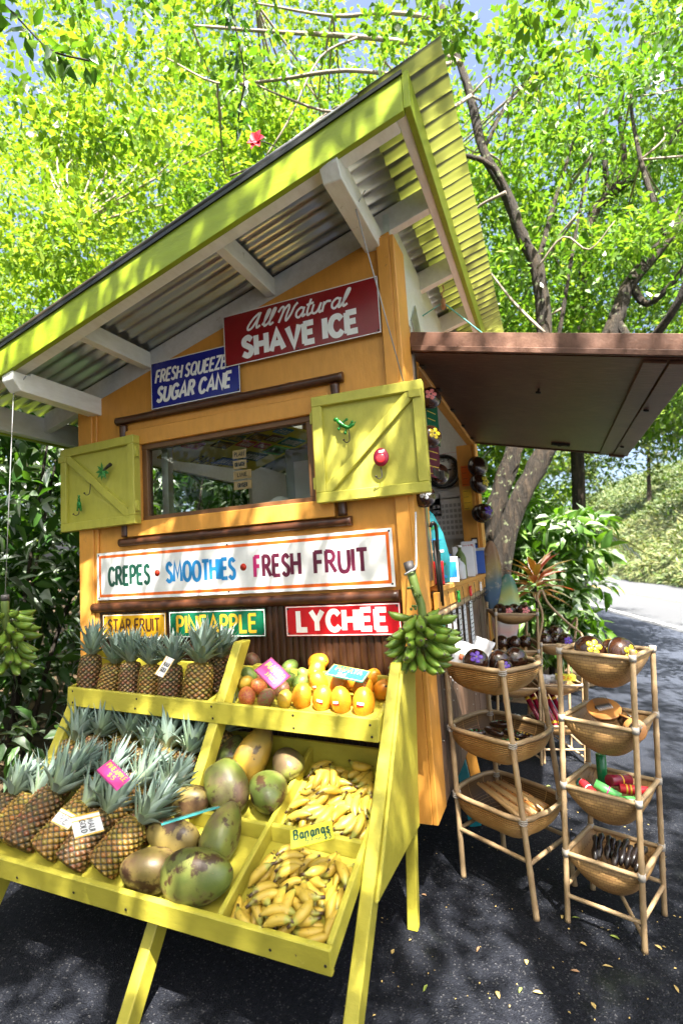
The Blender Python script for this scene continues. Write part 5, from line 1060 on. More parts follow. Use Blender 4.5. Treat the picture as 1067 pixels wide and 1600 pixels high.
# ================================================================== TREES AND SHRUBS
def leaves_small(P, Dr, Up, Ln, Wd, fold=.25):
    """one folded quad per leaf: P base points (n,3), Dr directions, Up normals, lengths, widths"""
    n = len(P); S = np.cross(Dr, Up); S /= np.linalg.norm(S, axis=1, keepdims=True) + 1e-9; N = np.cross(S, Dr)
    L = Ln[:, None]; Wv = Wd[:, None]
    V = np.empty((n, 4, 3)); V[:, 0] = P; V[:, 1] = P + Dr * L * .48 + S * Wv * .5 + N * Wv * fold; V[:, 2] = P + Dr * L; V[:, 3] = P + Dr * L * .48 - S * Wv * .5 + N * Wv * fold
    F = np.arange(n * 4).reshape(n, 4); return V.reshape(-1, 3), F
def leaves_big(P, Dr, Up, Ln, Wd, droop=.35, fold=.2):
    """leaf of 6 quads-as-tris: pointed blade that bends along its length"""
    n = len(P); S = np.cross(Dr, Up); S /= np.linalg.norm(S, axis=1, keepdims=True) + 1e-9; N = np.cross(S, Dr); L = Ln[:, None]; Wv = Wd[:, None]
    V = np.empty((n, 8, 3))
    def at(t, w, f): return P + Dr * L * t - N * L * droop * t * t + S * Wv * w + N * Wv * f
    V[:, 0] = P; V[:, 1] = at(.33, .46, fold); V[:, 2] = at(.33, 0, 0); V[:, 3] = at(.33, -.46, fold); V[:, 4] = at(.70, .36, fold * .8); V[:, 5] = at(.70, 0, 0); V[:, 6] = at(.70, -.36, fold * .8); V[:, 7] = at(1, 0, 0)
    T = np.array([(0, 2, 1), (0, 3, 2), (1, 2, 5), (1, 5, 4), (2, 3, 6), (2, 6, 5), (4, 5, 7), (5, 6, 7)])
    F = (np.arange(n)[:, None, None] * 8 + T[None]).reshape(-1, 3); return V.reshape(-1, 3), F
def unit(v): return v / (np.linalg.norm(v, axis=1, keepdims=True) + 1e-9)
def crown(name, centres, radii, per, ln, mat, parent=None, big=False, wd=.42, droop=.35, down=.15, flat=.6):
    """leaves spread through clumps; each clump a loose ball of leaves turned outwards"""
    C_ = np.asarray(centres, float); k = len(C_); rad = np.broadcast_to(np.asarray(radii, float), (k,)); n = k * per
    idx = np.repeat(np.arange(k), per); d = unit(RNG.normal(size=(n, 3))); rr = RNG.random(n) ** .45
    P = C_[idx] + d * (rad[idx] * rr)[:, None] * np.array([1, 1, flat]); Dr = unit(d * .7 + RNG.normal(size=(n, 3)) * .55 + np.array([0, 0, -down])); Up = unit(RNG.normal(size=(n, 3)) * .55 + np.array([0, 0, 1.0]))
    Ln = RNG.uniform(ln[0], ln[1], n); Wd = Ln * RNG.uniform(wd * .8, wd * 1.2, n)
    V, F = leaves_big(P, Dr, Up, Ln, Wd, droop) if big else leaves_small(P, Dr, Up, Ln, Wd)
    return big_mesh(name, V, F, mat, parent)
def branch(mb, pts, r0, r1, n=8, jit=.10):
    P = catmull(pts, 4); m = len(P); mb.tube(P, [r0 + (r1 - r0) * i / (m - 1) for i in range(m)], n, jitter=jit)
def rand_in(boxes, n):
    out = []
    for (x0, x1, y0, y1, z0, z1), k in zip(boxes, n): out.append(np.stack([RNG.uniform(x0, x1, k), RNG.uniform(y0, y1, k), RNG.uniform(z0, z1, k)], 1))
    return np.concatenate(out)
def twigs_to(mb, src, centres, r=.012):
    for c in centres:
        c = Vector(c); s_ = min(src, key=lambda q: (Vector(q) - c).length); s_ = Vector(s_); mid = (s_ + c) / 2 + Vector((random.uniform(-.2, .2), random.uniform(-.2, .2), random.uniform(-.1, .25)))
        mb.tube(catmull([s_, mid, c], 3), [r, r * .9, r * .8, r * .7, r * .6, r * .5, r * .4], 5)
# --- the forked tree behind the hut
tree1 = empty('shade_tree', (-.05, 3.25, 0), label='tall forked tree with mossy bark growing behind the hut', cat='tree'); T0 = Vector(tree1.location)
tr = MB()
rel = lambda pts: [Vector(p) - T0 for p in pts]
RT = [(-0.038, 3.271, 1.058), (0.072, 3.267, 1.623), (0.260, 3.304, 2.062), (0.464, 3.352, 2.439), (0.774, 3.426, 3.004), (1.045, 3.545, 3.495), (1.180, 3.621, 3.866), (1.296, 3.697, 4.148), (1.673, 3.964, 4.657), (2.016, 4.274, 5.153), (2.556, 4.738, 6.003)]
LT = [(-0.125, 3.399, 1.048), (-0.067, 3.415, 1.762), (0.027, 3.425, 2.088), (0.141, 3.439, 2.446), (0.357, 3.530, 3.015), (0.468, 3.570, 3.694), (0.413, 3.543, 4.385), (0.277, 3.512, 4.750), (0.133, 3.415, 5.223), (-0.085, 3.393, 5.738), (-0.208, 3.395, 6.409), (-0.340, 3.407, 6.923), (-0.505, 3.392, 7.596)]
branch(tr, [(p[0], p[1], max(-.05, p[2])) for p in [(RT[0][0], RT[0][1], -.05)]] and rel([(RT[0][0], RT[0][1], -.05)] + RT), .115, .045, 14, .18); branch(tr, rel([(LT[0][0], LT[0][1], -.05)] + LT), .110, .030, 14, .18)
tr.build('trunk', 'bark', tree1)
tb = MB(); src = []
for pts, a, b in (([(0.413, 3.543, 4.385), (0.583, 3.713, 5.085), (0.719, 3.935, 5.641), (0.916, 4.166, 6.374)], .03, .012), ([(0.259, 3.502, 4.783), (0.023, 3.248, 5.407), (-0.452, 2.946, 5.477), (-0.735, 2.739, 5.338)], .035, .012), ([(1.296, 3.697, 4.148), (1.413, 3.607, 3.851), (1.666, 3.476, 4.029), (1.875, 3.420, 4.390)], .04, .02),
                  ([(0.515, 3.739, 3.195), (0.665, 3.729, 4.006), (0.866, 3.927, 5.149), (1.034, 4.142, 5.930)], .025, .012), ([(1.128, 3.612, 3.738), (1.309, 3.391, 3.365), (1.564, 3.041, 3.596), (1.786, 2.858, 4.244)], .05, .03), ([(1.673, 3.964, 4.657), (1.503, 4.131, 5.709), (1.491, 4.469, 6.755), (1.671, 4.781, 7.720)], .03, .012),
                  ([(-0.085, 3.393, 5.738), (0.208, 3.760, 6.582), (0.634, 4.298, 7.314), (1.188, 4.896, 7.930)], .022, .009)):
    branch(tb, rel(pts), a, b, 7); src += pts
tag(tb.build('limb', 'bark', tree1), kind='stuff')
pb = MB()
for pts, a in (([(-0.256, 3.146, 6.575), (-0.642, 2.977, 6.764), (-1.083, 2.197, 6.274), (-1.905, 2.067, 6.519), (-2.785, 1.913, 6.781)], .030), ([(-0.299, 3.126, 6.608), (-0.711, 2.677, 6.169), (-0.943, 1.798, 5.287), (-1.409, 1.644, 4.934), (-1.680, 1.589, 4.309)], .026), ([(-0.461, 3.124, 7.149), (-0.846, 2.470, 6.707), (-1.444, 2.434, 6.879), (-2.268, 2.296, 7.217)], .026),
               ([(-0.711, 2.677, 6.169), (-1.071, 1.829, 5.595), (-1.735, 1.774, 5.691), (-2.335, 1.740, 5.839), (-2.908, 1.692, 6.268)], .020), ([(-0.943, 1.798, 5.287), (-1.077, 1.555, 4.984), (-1.461, 1.392, 5.114), (-1.799, 1.346, 5.349)], .016), ([(-0.764, 1.962, 5.456), (-1.033, 1.583, 4.854), (-1.382, 1.361, 4.571), (-1.813, 1.206, 4.394)], .018), ([(-0.173, 3.107, 6.150), (-0.362, 2.842, 5.850), (-0.599, 2.743, 5.914), (-0.811, 2.124, 5.864)], .022),
               ([(-1.083, 2.197, 6.274), (-1.389, 1.993, 5.987), (-1.638, 1.844, 5.314), (-1.893, 1.778, 4.908)], .013), ([(0.468, 3.257, 3.569), (0.168, 3.423, 4.026), (-0.090, 3.500, 4.465), (-0.495, 3.509, 5.000)], .016), ([(0.151, 3.116, 5.018), (-0.176, 3.208, 4.955), (-0.339, 3.380, 4.706)], .018), ([(0.416, 3.235, 4.223), (0.667, 3.153, 4.450), (0.885, 3.147, 4.270), (1.105, 3.108, 4.479)], .012)):
    branch(pb, rel(pts), a, a * .4, 6); src += pts
twigs_to(pb, [tuple(Vector(q) - T0) for q in src], (rand_in([(-3.5, 3.2, 3.4, 6.5, 3.8, 7.8)], [70]) - np.array(T0)), .014)
tag(pb.build('pale_limb', 'bark_pale', tree1), kind='stuff')
cs = rand_in([(-1.5, 3.4, 3.6, 8.5, 3.6, 7.6), (.6, 3.0, 3.4, 7.5, 2.9, 5.2), (-4.5, .5, 3.6, 7.5, 4.2, 8.2), (1.0, 4.2, 3.8, 8.5, 7.2, 9.6)], [165, 75, 185, 75])
c1 = crown('crown', cs - np.array(T0), RNG.uniform(.3, .6, len(cs)), 130, (.07, .13), 'leaf_tree', tree1, wd=.42)
cs = rand_in([(-1.0, 3.2, 3.4, 8.0, 3.0, 7.2)], [55]); crown('crown', cs - np.array(T0), RNG.uniform(.25, .5, len(cs)), 130, (.07, .13), 'leaf_bush', tree1, wd=.42)
# --- a second trunk further back on the right
tree2 = empty('shade_tree', (.85, 5.6, 0), label='slimmer dark tree standing behind the awning, right of the forked one', cat='tree'); T2 = Vector(tree2.location)
t2 = MB(); rel2 = lambda pts: [Vector(p) - T2 for p in pts]; b0 = (0.825, 5.987, 1.047)
branch(t2, rel2([(b0[0], b0[1], -.05), (0.854, 5.842, 2.879), (0.923, 5.740, 4.397), (1.103, 5.676, 5.978), (1.331, 5.731, 6.389)]), .10, .065, 10)
branch(t2, rel2([(1.331, 5.731, 6.389), (1.327, 5.693, 6.809), (1.311, 5.746, 7.380), (1.516, 5.862, 8.239)]), .05, .02, 8); branch(t2, rel2([(1.331, 5.731, 6.389), (1.563, 5.705, 6.507), (1.930, 5.721, 6.749), (2.463, 5.869, 7.488)]), .07, .03, 8); branch(t2, rel2([(1.400, 5.753, 6.451), (1.594, 5.893, 6.972), (1.568, 5.930, 7.689), (1.774, 6.132, 8.796)]), .045, .02, 8)
t2.build('trunk', 'bark', tree2)
cs = rand_in([(.5, 4.2, 5.5, 10.5, 4.2, 9.5), (1.2, 3.4, 5.5, 8.5, 2.9, 4.6)], [130, 45]); crown('crown', cs - np.array(T2), RNG.uniform(.35, .7, len(cs)), 140, (.07, .13), 'leaf_tree', tree2)
# --- bright tree over the hut on the left
tree3 = empty('shade_tree', (-6.5, 7.5, 0), label='bright yellow green tree spreading above the left of the roof', cat='tree'); T3 = Vector((-6.5, 7.5, 0))
t3 = MB(); branch(t3, [(0, 0, -.05), (.2, -.2, 2), (.1, -.5, 4), (.6, -1, 6), (.8, -1, 8)], .2, .06, 10)
for e in ((2.5, -3.5, 4.5), (-2, -3, 5), (3.5, -1, 6.5), (-1.5, -4.5, 3.8), (1.5, -5, 5.5)): branch(t3, [(.1, -.5, 3.6), (e[0] * .5, e[1] * .5, e[2] * .8), e], .08, .02, 7)
t3.build('trunk', 'bark_pale', tree3)
cs = rand_in([(-8.5, -1.0, 2.6, 8.5, 3.4, 9.0), (-7.5, -2.8, .8, 4, 2.4, 6.0), (-9, -2, 7, 11, 1.5, 6), (-9.5, -3.0, 2.5, 8, 8.0, 10.8)], [330, 110, 170, 110])
crown('crown', cs - np.array(T3), RNG.uniform(.30, .65, len(cs)), 190, (.06, .125), 'leaf_bright', tree3, wd=.48)
cs = rand_in([(-8.5, -1.5, 2.8, 8.5, 3.0, 9.0)], [90]); crown('crown', cs - np.array(T3), RNG.uniform(.25, .5, len(cs)), 170, (.06, .12), 'leaf_tree', tree3, wd=.46)
tw3 = MB(); twigs_to(tw3, [(.2, -.2, 2), (.1, -.5, 4), (.6, -1, 6), (2.5, -3.5, 4.5), (-2, -3, 5), (3.5, -1, 6.5), (-1.5, -4.5, 3.8), (1.5, -5, 5.5), (5, -2.5, 6.5)], (rand_in([(-7.5, -1.0, 2.4, 6.0, 3.4, 8.5)], [60]) - np.array(T3)), .016); tag(tw3.build('twig', 'bark_pale', tree3), kind='stuff')
# --- the big tree whose crown hangs over the hut and the camera
tree4 = empty('shade_tree', (3.6, -6.8, 0), label='large tree behind the viewer whose leaves shade the stand', cat='tree'); T4 = Vector((3.6, -6.8, 0))
t4 = MB(); branch(t4, [(0, 0, -.05), (-.2, .2, 2.5), (-.6, .8, 4.5), (-1.2, 1.5, 6.5)], .26, .1, 10)
for e in ((-4, 4.5, 6), (-1.5, 6.5, 6.4), (1.0, 4.5, 6.2), (-5, 2, 5.8), (-3, 8, 6.6)): branch(t4, [(-.5, .7, 4.2), (e[0] * .5 - .2, e[1] * .5 + .3, 5.4), e], .09, .02, 7)
t4.build('trunk', 'bark', tree4)
RNG = np.random.default_rng(77)
cs = rand_in([(-3.8, 5.2, -7.5, 3.2, 4.9, 7.0), (-.4, 2.3, -4.6, -1.9, 4.9, 6.3), (1.6, 4.6, -5.0, -1.5, 4.9, 6.3), (-.5, 1.9, -3.6, -1.8, 4.9, 6.3)], [620, 62, 70, 42])
crown('crown', cs - np.array(T4), RNG.uniform(.12, .30, len(cs)), 62, (.06, .11), 'leaf_tree', tree4, wd=.5)
RNG = np.random.default_rng(78)
# --- trees closing the place behind and around
def far_tree(label, b, h, spread, mat, k=60, per=80, ln=(.12, .24), group='trees around the clearing'):
    r = empty('background_tree', b, label=label, cat='tree', group=group); s_ = MB(); branch(s_, [(0, 0, -.05), (.1, .1, h * .4), (.2, 0, h * .8)], .18, .05, 7); s_.build('trunk', 'bark', r)
    cs = RNG.normal(size=(k, 3)) * np.array([spread, spread, h * .24]) + np.array([0, 0, h * .58]); cs[:, 2] = np.maximum(cs[:, 2], .4); crown('crown', cs, RNG.uniform(.45, .9, k), per, ln, mat, r, wd=.5)
for b, h, sp_, mt, lb in (((-9.5, 11, 0), 10, 2.0, 'leaf_bright', 'tall bright tree far behind the left eave'), ((-5.5, 13, 0), 11, 2.0, 'leaf_bright', 'tall bright tree far behind the middle of the roof'), ((-2.0, 13.5, 0), 11, 1.9, 'leaf_bright', 'tall bright tree far behind the roof peak'), ((-12, 5, 0), 9, 2.2, 'leaf_bright', 'bright tree at the left beyond the hedge'), ((-1.2, 9.5, 0), 8, 1.5, 'leaf_tree', 'green tree behind the forked trunk'),
                          ((-7, -10, 0), 8, 2.2, 'leaf_dark', 'dark tree behind the viewer on the left'), ((-1.5, -12, 0), 8, 2.2, 'leaf_dark', 'dark tree straight behind the viewer'), ((4.5, -13, 0), 8, 2.2, 'leaf_dark', 'dark tree behind the viewer on the right'), ((-9, -4, 0), 8, 2.0, 'leaf_dark', 'dark tree beside the viewer on the left')): far_tree(lb, b, h, sp_, mt, 110, 110)
# --- dark hedge on the left
def shrub(label, base, boxes, counts, per, ln, mat, stems, big=True, wd=.4, rad=(.18, .34), group=None, droop=.35, name='shrub'):
    r = empty(name, base, label=label, cat='shrub', group=group); b = Vector(base)
    s_ = MB()
    for (dx, dy, h) in stems: branch(s_, [(dx * .2, dy * .2, -.02), (dx * .5, dy * .5, h * .5), (dx, dy, h)], .02, .007, 6)
    s_.build('stem', 'bark', r)
    cs = rand_in(boxes, counts); crown('foliage', cs - np.array(b), RNG.uniform(rad[0], rad[1], len(cs)), per, ln, mat, r, big=big, wd=wd, droop=droop); return r
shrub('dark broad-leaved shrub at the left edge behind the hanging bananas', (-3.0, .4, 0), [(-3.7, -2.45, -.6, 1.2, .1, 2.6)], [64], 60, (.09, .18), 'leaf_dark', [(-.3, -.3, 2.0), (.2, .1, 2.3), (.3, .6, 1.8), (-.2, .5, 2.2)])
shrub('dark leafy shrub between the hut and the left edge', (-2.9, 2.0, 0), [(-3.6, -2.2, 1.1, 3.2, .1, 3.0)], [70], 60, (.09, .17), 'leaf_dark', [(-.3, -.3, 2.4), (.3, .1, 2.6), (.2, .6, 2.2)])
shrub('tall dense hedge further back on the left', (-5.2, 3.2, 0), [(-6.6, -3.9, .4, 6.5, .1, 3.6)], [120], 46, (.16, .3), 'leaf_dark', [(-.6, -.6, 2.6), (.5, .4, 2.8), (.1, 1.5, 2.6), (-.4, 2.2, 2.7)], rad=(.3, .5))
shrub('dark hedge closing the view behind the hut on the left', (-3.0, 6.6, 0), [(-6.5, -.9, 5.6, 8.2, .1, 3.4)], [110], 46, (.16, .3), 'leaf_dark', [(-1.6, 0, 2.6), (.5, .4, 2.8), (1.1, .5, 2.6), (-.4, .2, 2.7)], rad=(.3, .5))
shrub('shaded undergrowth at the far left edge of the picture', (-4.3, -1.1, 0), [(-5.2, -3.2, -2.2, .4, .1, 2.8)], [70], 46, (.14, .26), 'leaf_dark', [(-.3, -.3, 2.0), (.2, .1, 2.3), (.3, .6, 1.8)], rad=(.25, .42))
# --- glossy bush by the back racks
shrub('glossy green bush with drooping leaves beside the road', (.40, 3.9, 0), [(.0, .85, 3.5, 4.2, .35, 1.9)], [46], 50, (.11, .2), 'leaf_bush', [(-.3, .1, 1.2), (.2, .2, 1.4), (.4, .1, 1.1), (.1, .4, 1.5)], rad=(.14, .26), wd=.44, droop=.5)
shrub('dark bush growing under the forked tree', (-.2, 4.8, 0), [(-1.0, .5, 4.3, 5.3, .2, 2.2)], [60], 50, (.12, .22), 'leaf_bush', [(-.3, .1, 1.2), (.2, .2, 1.4), (.4, .1, 1.1)], rad=(.2, .34), droop=.45)
# --- ti plant with red and orange leaves
ti = empty('ti_plant', (0.331, 2.797, 0.737), label='ti plant with red orange and yellow leaves behind the racks', cat='plant'); tb0 = Vector((0.331, 2.797, 0.737)); ti.location.z = 0
sm_ = MB(); branch(sm_, [(0, 0, 0), (.02, 0, .5), (0, 0, 1.12)], .016, .012, 6); sm_.build('stem', 'bark', ti)
n = 30; az = np.arange(n) * 2.4; el = np.linspace(-.1, 1.25, n); Dr = np.stack([np.cos(az) * np.cos(el), np.sin(az) * np.cos(el), np.sin(el)], 1)
V, F = leaves_big(np.tile([0, 0, 1.06], (n, 1)) + Dr * .02 + np.array([0, 0, 1]) * (np.arange(n) / n * .14)[:, None], Dr, np.tile([0, 0, 1.], (n, 1)) + Dr * .01, RNG.uniform(.20, .34, n), RNG.uniform(.06, .09, n), .35); big_mesh('foliage', V, F, 'leaf_ti', ti)
# --- palm frond catching the sun behind the trunks
pf = empty('palm', (0.562, 7.074, 0.995), label='small palm with pale sunlit fronds behind the forked trunk', cat='palm'); P0 = Vector((0.562, 7.074, 0.995)); pf.location.z = 0
sm_ = MB(); branch(sm_, [(0, 0, -.02), (.05, 0, .8), (0, .05, 1.6)], .07, .05, 8); sm_.build('trunk', 'bark', pf)
PP, DD, LL = [], [], []
for k in range(9):
    a = k * .7 + .2; e = R(35 + 12 * (k % 4)); h = np.array([math.cos(a), math.sin(a), 0])
    for j in range(34):
        t = (j // 2) / 17; s = 1 if j % 2 else -1; p = np.array([0, .05, 1.6]) + h * (1.5 * t * math.cos(e)) + np.array([0, 0, 1]) * (1.5 * t * math.sin(e) - 1.1 * t * t); sd_ = np.array([-h[1], h[0], 0]) * s
        PP.append(p); DD.append(sd_ * .8 + h * .6 + np.array([0, 0, -.15])); LL.append(.5 * (1 - .5 * abs(t - .4)))
PP, DD, LL = np.array(PP), unit(np.array(DD)), np.array(LL); V, F = leaves_big(PP, DD, np.tile([0, 0, 1.], (len(PP), 1)), LL, LL * .09, .3); big_mesh('frond', V, F, 'leaf_palm', pf)
# --- bank across the road
bk = MB(); ysb = np.arange(-6, 70, 2.0); cols_ = np.linspace(0, 1, 12); vs = []
def bankpt(y, t): return (far(y) + .1 + t * 14 + .25 * math.sin(y * 1.3), y + .268 * t * 3, .0 + .9 * 11 * (t ** .8) + .3 * math.sin(y * .9 + t * 7) * t)
for y in ysb: vs += [bankpt(y, t) for t in cols_]
k = len(cols_); bk.add(vs, [(i * k + j, i * k + j + 1, (i + 1) * k + j + 1, (i + 1) * k + j) for i in range(len(ysb) - 1) for j in range(k - 1)], True); tag(bk.build('bank', 'bank_soil'), kind='structure')
n = 60000; yy = RNG.uniform(2, 68, n); tt = RNG.random(n) ** 1.2; bp = np.stack([far(0) - .268 * yy + .012 * np.maximum(yy, 0) - 0 + .1 + tt * 14 + .25 * np.sin(yy * 1.3), yy + .268 * tt * 3, 9.9 * tt ** .8 + .3 * np.sin(yy * .9 + tt * 7) * tt], 1)
clump = np.sin(yy * 2.1) * np.cos(tt * 23 + yy) ; bp[:, 2] += RNG.random(n) * (.25 + .35 * (clump > .2)); low = tt < .28
Dr = unit(RNG.normal(size=(n, 3)) * .6 + np.array([-.8, -.5, .35])); Up = unit(RNG.normal(size=(n, 3)) * .3 + np.array([-.4, -.3, .9]))
Ln = RNG.uniform(.15, .36, n); V, F = leaves_big(bp[low], Dr[low], Up[low], Ln[low] * 1.25, Ln[low] * .30, .5); tag(big_mesh('fern_cover', V, F, 'leaf_fern'), 'pale ferns covering the foot of the bank across the road', 'ferns', kind='stuff')
V, F = leaves_big(bp[~low], Dr[~low], Up[~low], Ln[~low], Ln[~low] * .5, .4); tag(big_mesh('bank_shrubbery', V, F, 'leaf_bank'), 'sunlit scrub covering the bank across the road', 'scrub', kind='stuff')
for i, (y, t, h) in enumerate(((14, .55, 5), (22, .5, 6), (30, .45, 7), (40, .4, 8), (50, .3, 8), (60, .2, 9), (66, -.35, 9), (68, -.8, 9))):
    b = Vector((far(y) + t * 14, y, 9 * max(0, t) ** .8)); r = empty('bank_tree', b, label=['rounded tree on the crest of the bank nearest the viewer', 'second tree along the crest of the bank', 'third tree along the crest of the bank', 'fourth tree along the crest of the bank', 'tree where the bank drops towards the bend', 'tall tree at the bend of the road', 'tree closing the end of the road', 'farthest tree left of the road end'][i], cat='tree', group='trees along the bank')
    s_ = MB(); branch(s_, [(0, 0, -.3), (.1, .1, h * .4), (.2, 0, h * .8)], .18, .06, 7); s_.build('trunk', 'bark', r)
    cs = RNG.normal(size=(46, 3)) * np.array([1.7, 1.7, 1.5]) + np.array([0, 0, h * .75]); crown('crown', cs, RNG.uniform(.5, 1.0, 46), 60, (.25, .45), 'leaf_bank', r, wd=.5)
# --- hibiscus flower, hanging vine and nearby twigs over the roof
hb = empty('hibiscus_flower', (-1.310, 0.774, 4.201), label='red hibiscus flower hanging above the roof', cat='flower'); az = np.arange(6) * 1.05; Dr = np.stack([np.cos(az) * .8, -np.ones(6) * .5, np.sin(az) * .8], 1)
V, F = leaves_big(np.zeros((6, 3)), unit(Dr), np.tile([0, -1., .2], (6, 1)), np.full(6, .07), np.full(6, .06), .3); big_mesh('petal', V, F, 'flower_red', hb)
s_ = MB(); branch(s_, [(0, 0, 0), (.02, .1, .06), (.1, .3, .1)], .005, .003, 5); s_.build('stem', 'bark', hb)
vn = empty('vine', (-1.255, 0.315, 4.782), label='thin leafy vine hanging down from the branches above the roof', cat='vine'); v0 = Vector((-1.255, 0.315, 4.782)); vp = [Vector(p) - v0 for p in ((-1.255, 0.315, 4.782), (-1.202, 0.359, 4.511), (-1.173, 0.390, 4.280), (-1.216, 0.396, 4.009))]
s_ = MB(); s_.tube(catmull(vp, 5), .005, 6); s_.build('stem', 'bark', vn); crown('foliage', np.array([tuple(v) for v in catmull(vp, 3)]), .07, 7, (.05, .10), 'leaf_dark', vn, big=True, down=.6)
tg = empty('overhanging_twig', (-1.644, -0.830, 3.752), label='dark leafy twig hanging into the top left corner', cat='twig'); v0 = Vector((-1.644, -0.830, 3.752)); vp = [Vector(p) - v0 for p in ((-1.644, -0.830, 3.752), (-1.524, -0.771, 3.619), (-1.404, -0.713, 3.491), (-1.257, -0.651, 3.446))]
s_ = MB(); s_.tube(catmull(vp, 5), .004, 6); s_.build('stem', 'bark', tg); crown('foliage', np.array([tuple(v) for v in catmull(vp, 3)]), .05, 4, (.06, .11), 'leaf_bush', tg, big=True, down=.5)
# --- fallen leaves on the asphalt
fl = [(0.685, 0.379, 0), (0.468, 0.161, 0), (0.500, 0.158, 0), (0.191, -0.127, 0), (0.265, -0.303, 0), (0.404, -0.261, 0), (0.340, -0.259, 0), (0.518, -0.122, 0), (0.792, 0.094, 0), (0.349, -0.129, 0), (0.659, 0.095, 0), (-0.044, 0.082, 0), (-0.089, -0.277, 0), (0.806, -0.099, 0), (0.054, -0.359, 0), (-0.801, -0.643, 0), (0.523, 0.027, 0), (0.589, -0.062, 0), (0.425, 1.368, 0), (0.030, 0.935, 0), (0.843, 0.766, 0), (0.555, -0.262, 0)]
for i, p in enumerate(fl):
    V, F = leaves_big(np.zeros((1, 3)), np.array([[1., 0, .02]]), np.array([[0, 0, 1.]]), np.array([random.uniform(.022, .036)]), np.array([random.uniform(.009, .015)]), .05, .25)
    o = big_mesh('fallen_leaf', V, F, ('leaf_fallen', 'leaf_fallen', 'leaf_fallen_green', 'leaf_fallen_brown')[i % 4]); o.location = (p[0], p[1], .006); o.rotation_euler = (0, 0, random.uniform(0, 6.28)); tag(o, 'small dry fallen leaf lying on the dark asphalt', 'leaf', 'fallen leaves on the asphalt')
n = 320; lx, ly = RNG.uniform(-.2, 1.6, n), RNG.uniform(-1.4, 1.2, n); P_ = np.stack([lx, ly, np.full(n, .006)], 1); az = RNG.uniform(0, 6.28, n); Dr = np.stack([np.cos(az), np.sin(az), np.full(n, .05)], 1); Ln = RNG.uniform(.004, .013, n)
V, F = leaves_small(P_, Dr, np.tile([0, 0, 1.], (n, 1)) + Dr * .01, Ln, Ln * .5); tag(big_mesh('leaf_litter', V, F, 'leaf_fallen'), 'tiny dry leaf crumbs scattered over the asphalt', 'litter', kind='stuff')

# ================================================================== THE SERVING SIDE: PAPERS, CLOCK, BOTTLES, HOOKS
def SW(p): return SHED_M @ Vector(p)
def thing(name, label, cat, p, rot=(0, 0, 0), group=None):
    o = empty(name, label=label, cat=cat, group=group); o.matrix_world = SHED_M @ Matrix.Translation(p) @ Euler(rot).to_matrix().to_4x4(); return o
# clock on the far inside wall
ck_ = thing('wall_clock', 'round white wall clock with black rim inside the hut', 'clock', (-0.273, 2.420, 1.757), (R(90), 0, 0))
MB().lathe([(.132, -.01), (.150, .0), (.152, .015), (.140, .025), (.128, .018)], 32, cap=False).build('rim', 'black_plastic', ck_); MB().lathe([(.130, .004), (.0001, .0041)], 32).build('face', 'white_enamel', ck_)
h = MB(); h.bar((0, 0, .010), (-.055, .045, .010), .010, .003); h.build('hand', 'black_plastic', ck_); h = MB(); h.bar((0, 0, .014), (.075, .012, .014), .014, .003); h.build('hand', 'black_plastic', ck_)
for k in range(12):
    a = R(90 - 30 * (k + 1)); m = lettering(str(k + 1), .03 if k < 9 else .042, .030, .14); m.v = [(x + math.cos(a) * .10, y + math.sin(a) * .10, z + .006) for x, y, z in m.v]; m.build('numeral', 'letter_black', ck_)
def sheet(name, label, p, w_, h_, rot, mat='paper', lines=0, lmat='paper_grey', group=None, cat='paper', grid=None):
    o = thing(name, label, cat, p, rot, group); MB().box((0, 0, 0), (w_, h_, .0015)).build('page', mat, o); m = MB()
    for k in range(lines):
        y = h_ * (.42 - .84 * k / max(1, lines - 1)); ww = w_ * random.uniform(.25, .42); m.quad((-w_ * .42, y - h_ * .008, .0012), (-w_ * .42 + ww * 2, y - h_ * .008, .0012), (-w_ * .42 + ww * 2, y + h_ * .008, .0012), (-w_ * .42, y + h_ * .008, .0012))
    if grid:
        for i in range(grid[0]):
            for j in range(grid[1]):
                x, y = w_ * (-.42 + .84 * (i + .15) / grid[0]), h_ * (-.42 + .8 * (j + .15) / grid[1]); dx, dy = w_ * .84 / grid[0] * .7, h_ * .8 / grid[1] * .6; m.quad((x, y, .0012), (x + dx, y, .0012), (x + dx, y + dy, .0012), (x, y + dy, .0012))
    if m.v: tag(m.build('print', lmat, o), kind='stuff')
    return o
YB = 2.425
sheet('calendar', 'monthly calendar pinned inside under the clock', (-0.269, 2.425, 1.346), .30, .36, (R(90), 0, 0), 'paper', 0, 'paper_grey', None, 'calendar', (7, 6))
sheet('notice', 'printed notice left of the calendar inside', (-0.388, 2.425, 1.470), .14, .2, (R(90), 0, 0), 'paper', 7, group='notices inside'); sheet('notice', 'printed notice above the clock inside', (-0.175, 2.425, 1.865), .22, .12, (R(90), 0, 0), 'paper', 4, 'letter_red', group='notices inside'); sheet('notice', 'printed notice just below the clock inside', (-0.212, 2.425, 1.564), .24, .10, (R(90), 0, 0), 'paper', 4, group='notices inside')
# price lists on the plank wall
for i, (y, w_, z, hh, mt, lm) in enumerate(((.40, .10, .60, .20, 'sign_green', 'letter_white'), (.56, .085, .55, .32, 'paper', 'paper_grey'), (.72, .085, .54, .36, 'paper', 'paper_grey'), (.90, .085, .56, .36, 'paper', 'letter_black'), (1.08, .09, .57, .34, 'paper', 'paper_grey'), (1.34, .12, .60, .30, 'paper', 'sign_green'))):
    sheet('leaflet', ['green printed leaflet nearest the bananas on the plank wall', 'white price list next to the green leaflet', 'long white price list, second from the left', 'white price list with a black block, third from the left', 'white price list, fourth from the left', 'white and green leaflet at the far end of the plank wall'][i], (.024, y, z), w_, hh, (R(90), 0, R(90)), mt, 11, lm, 'leaflets on the plank wall', 'leaflet')
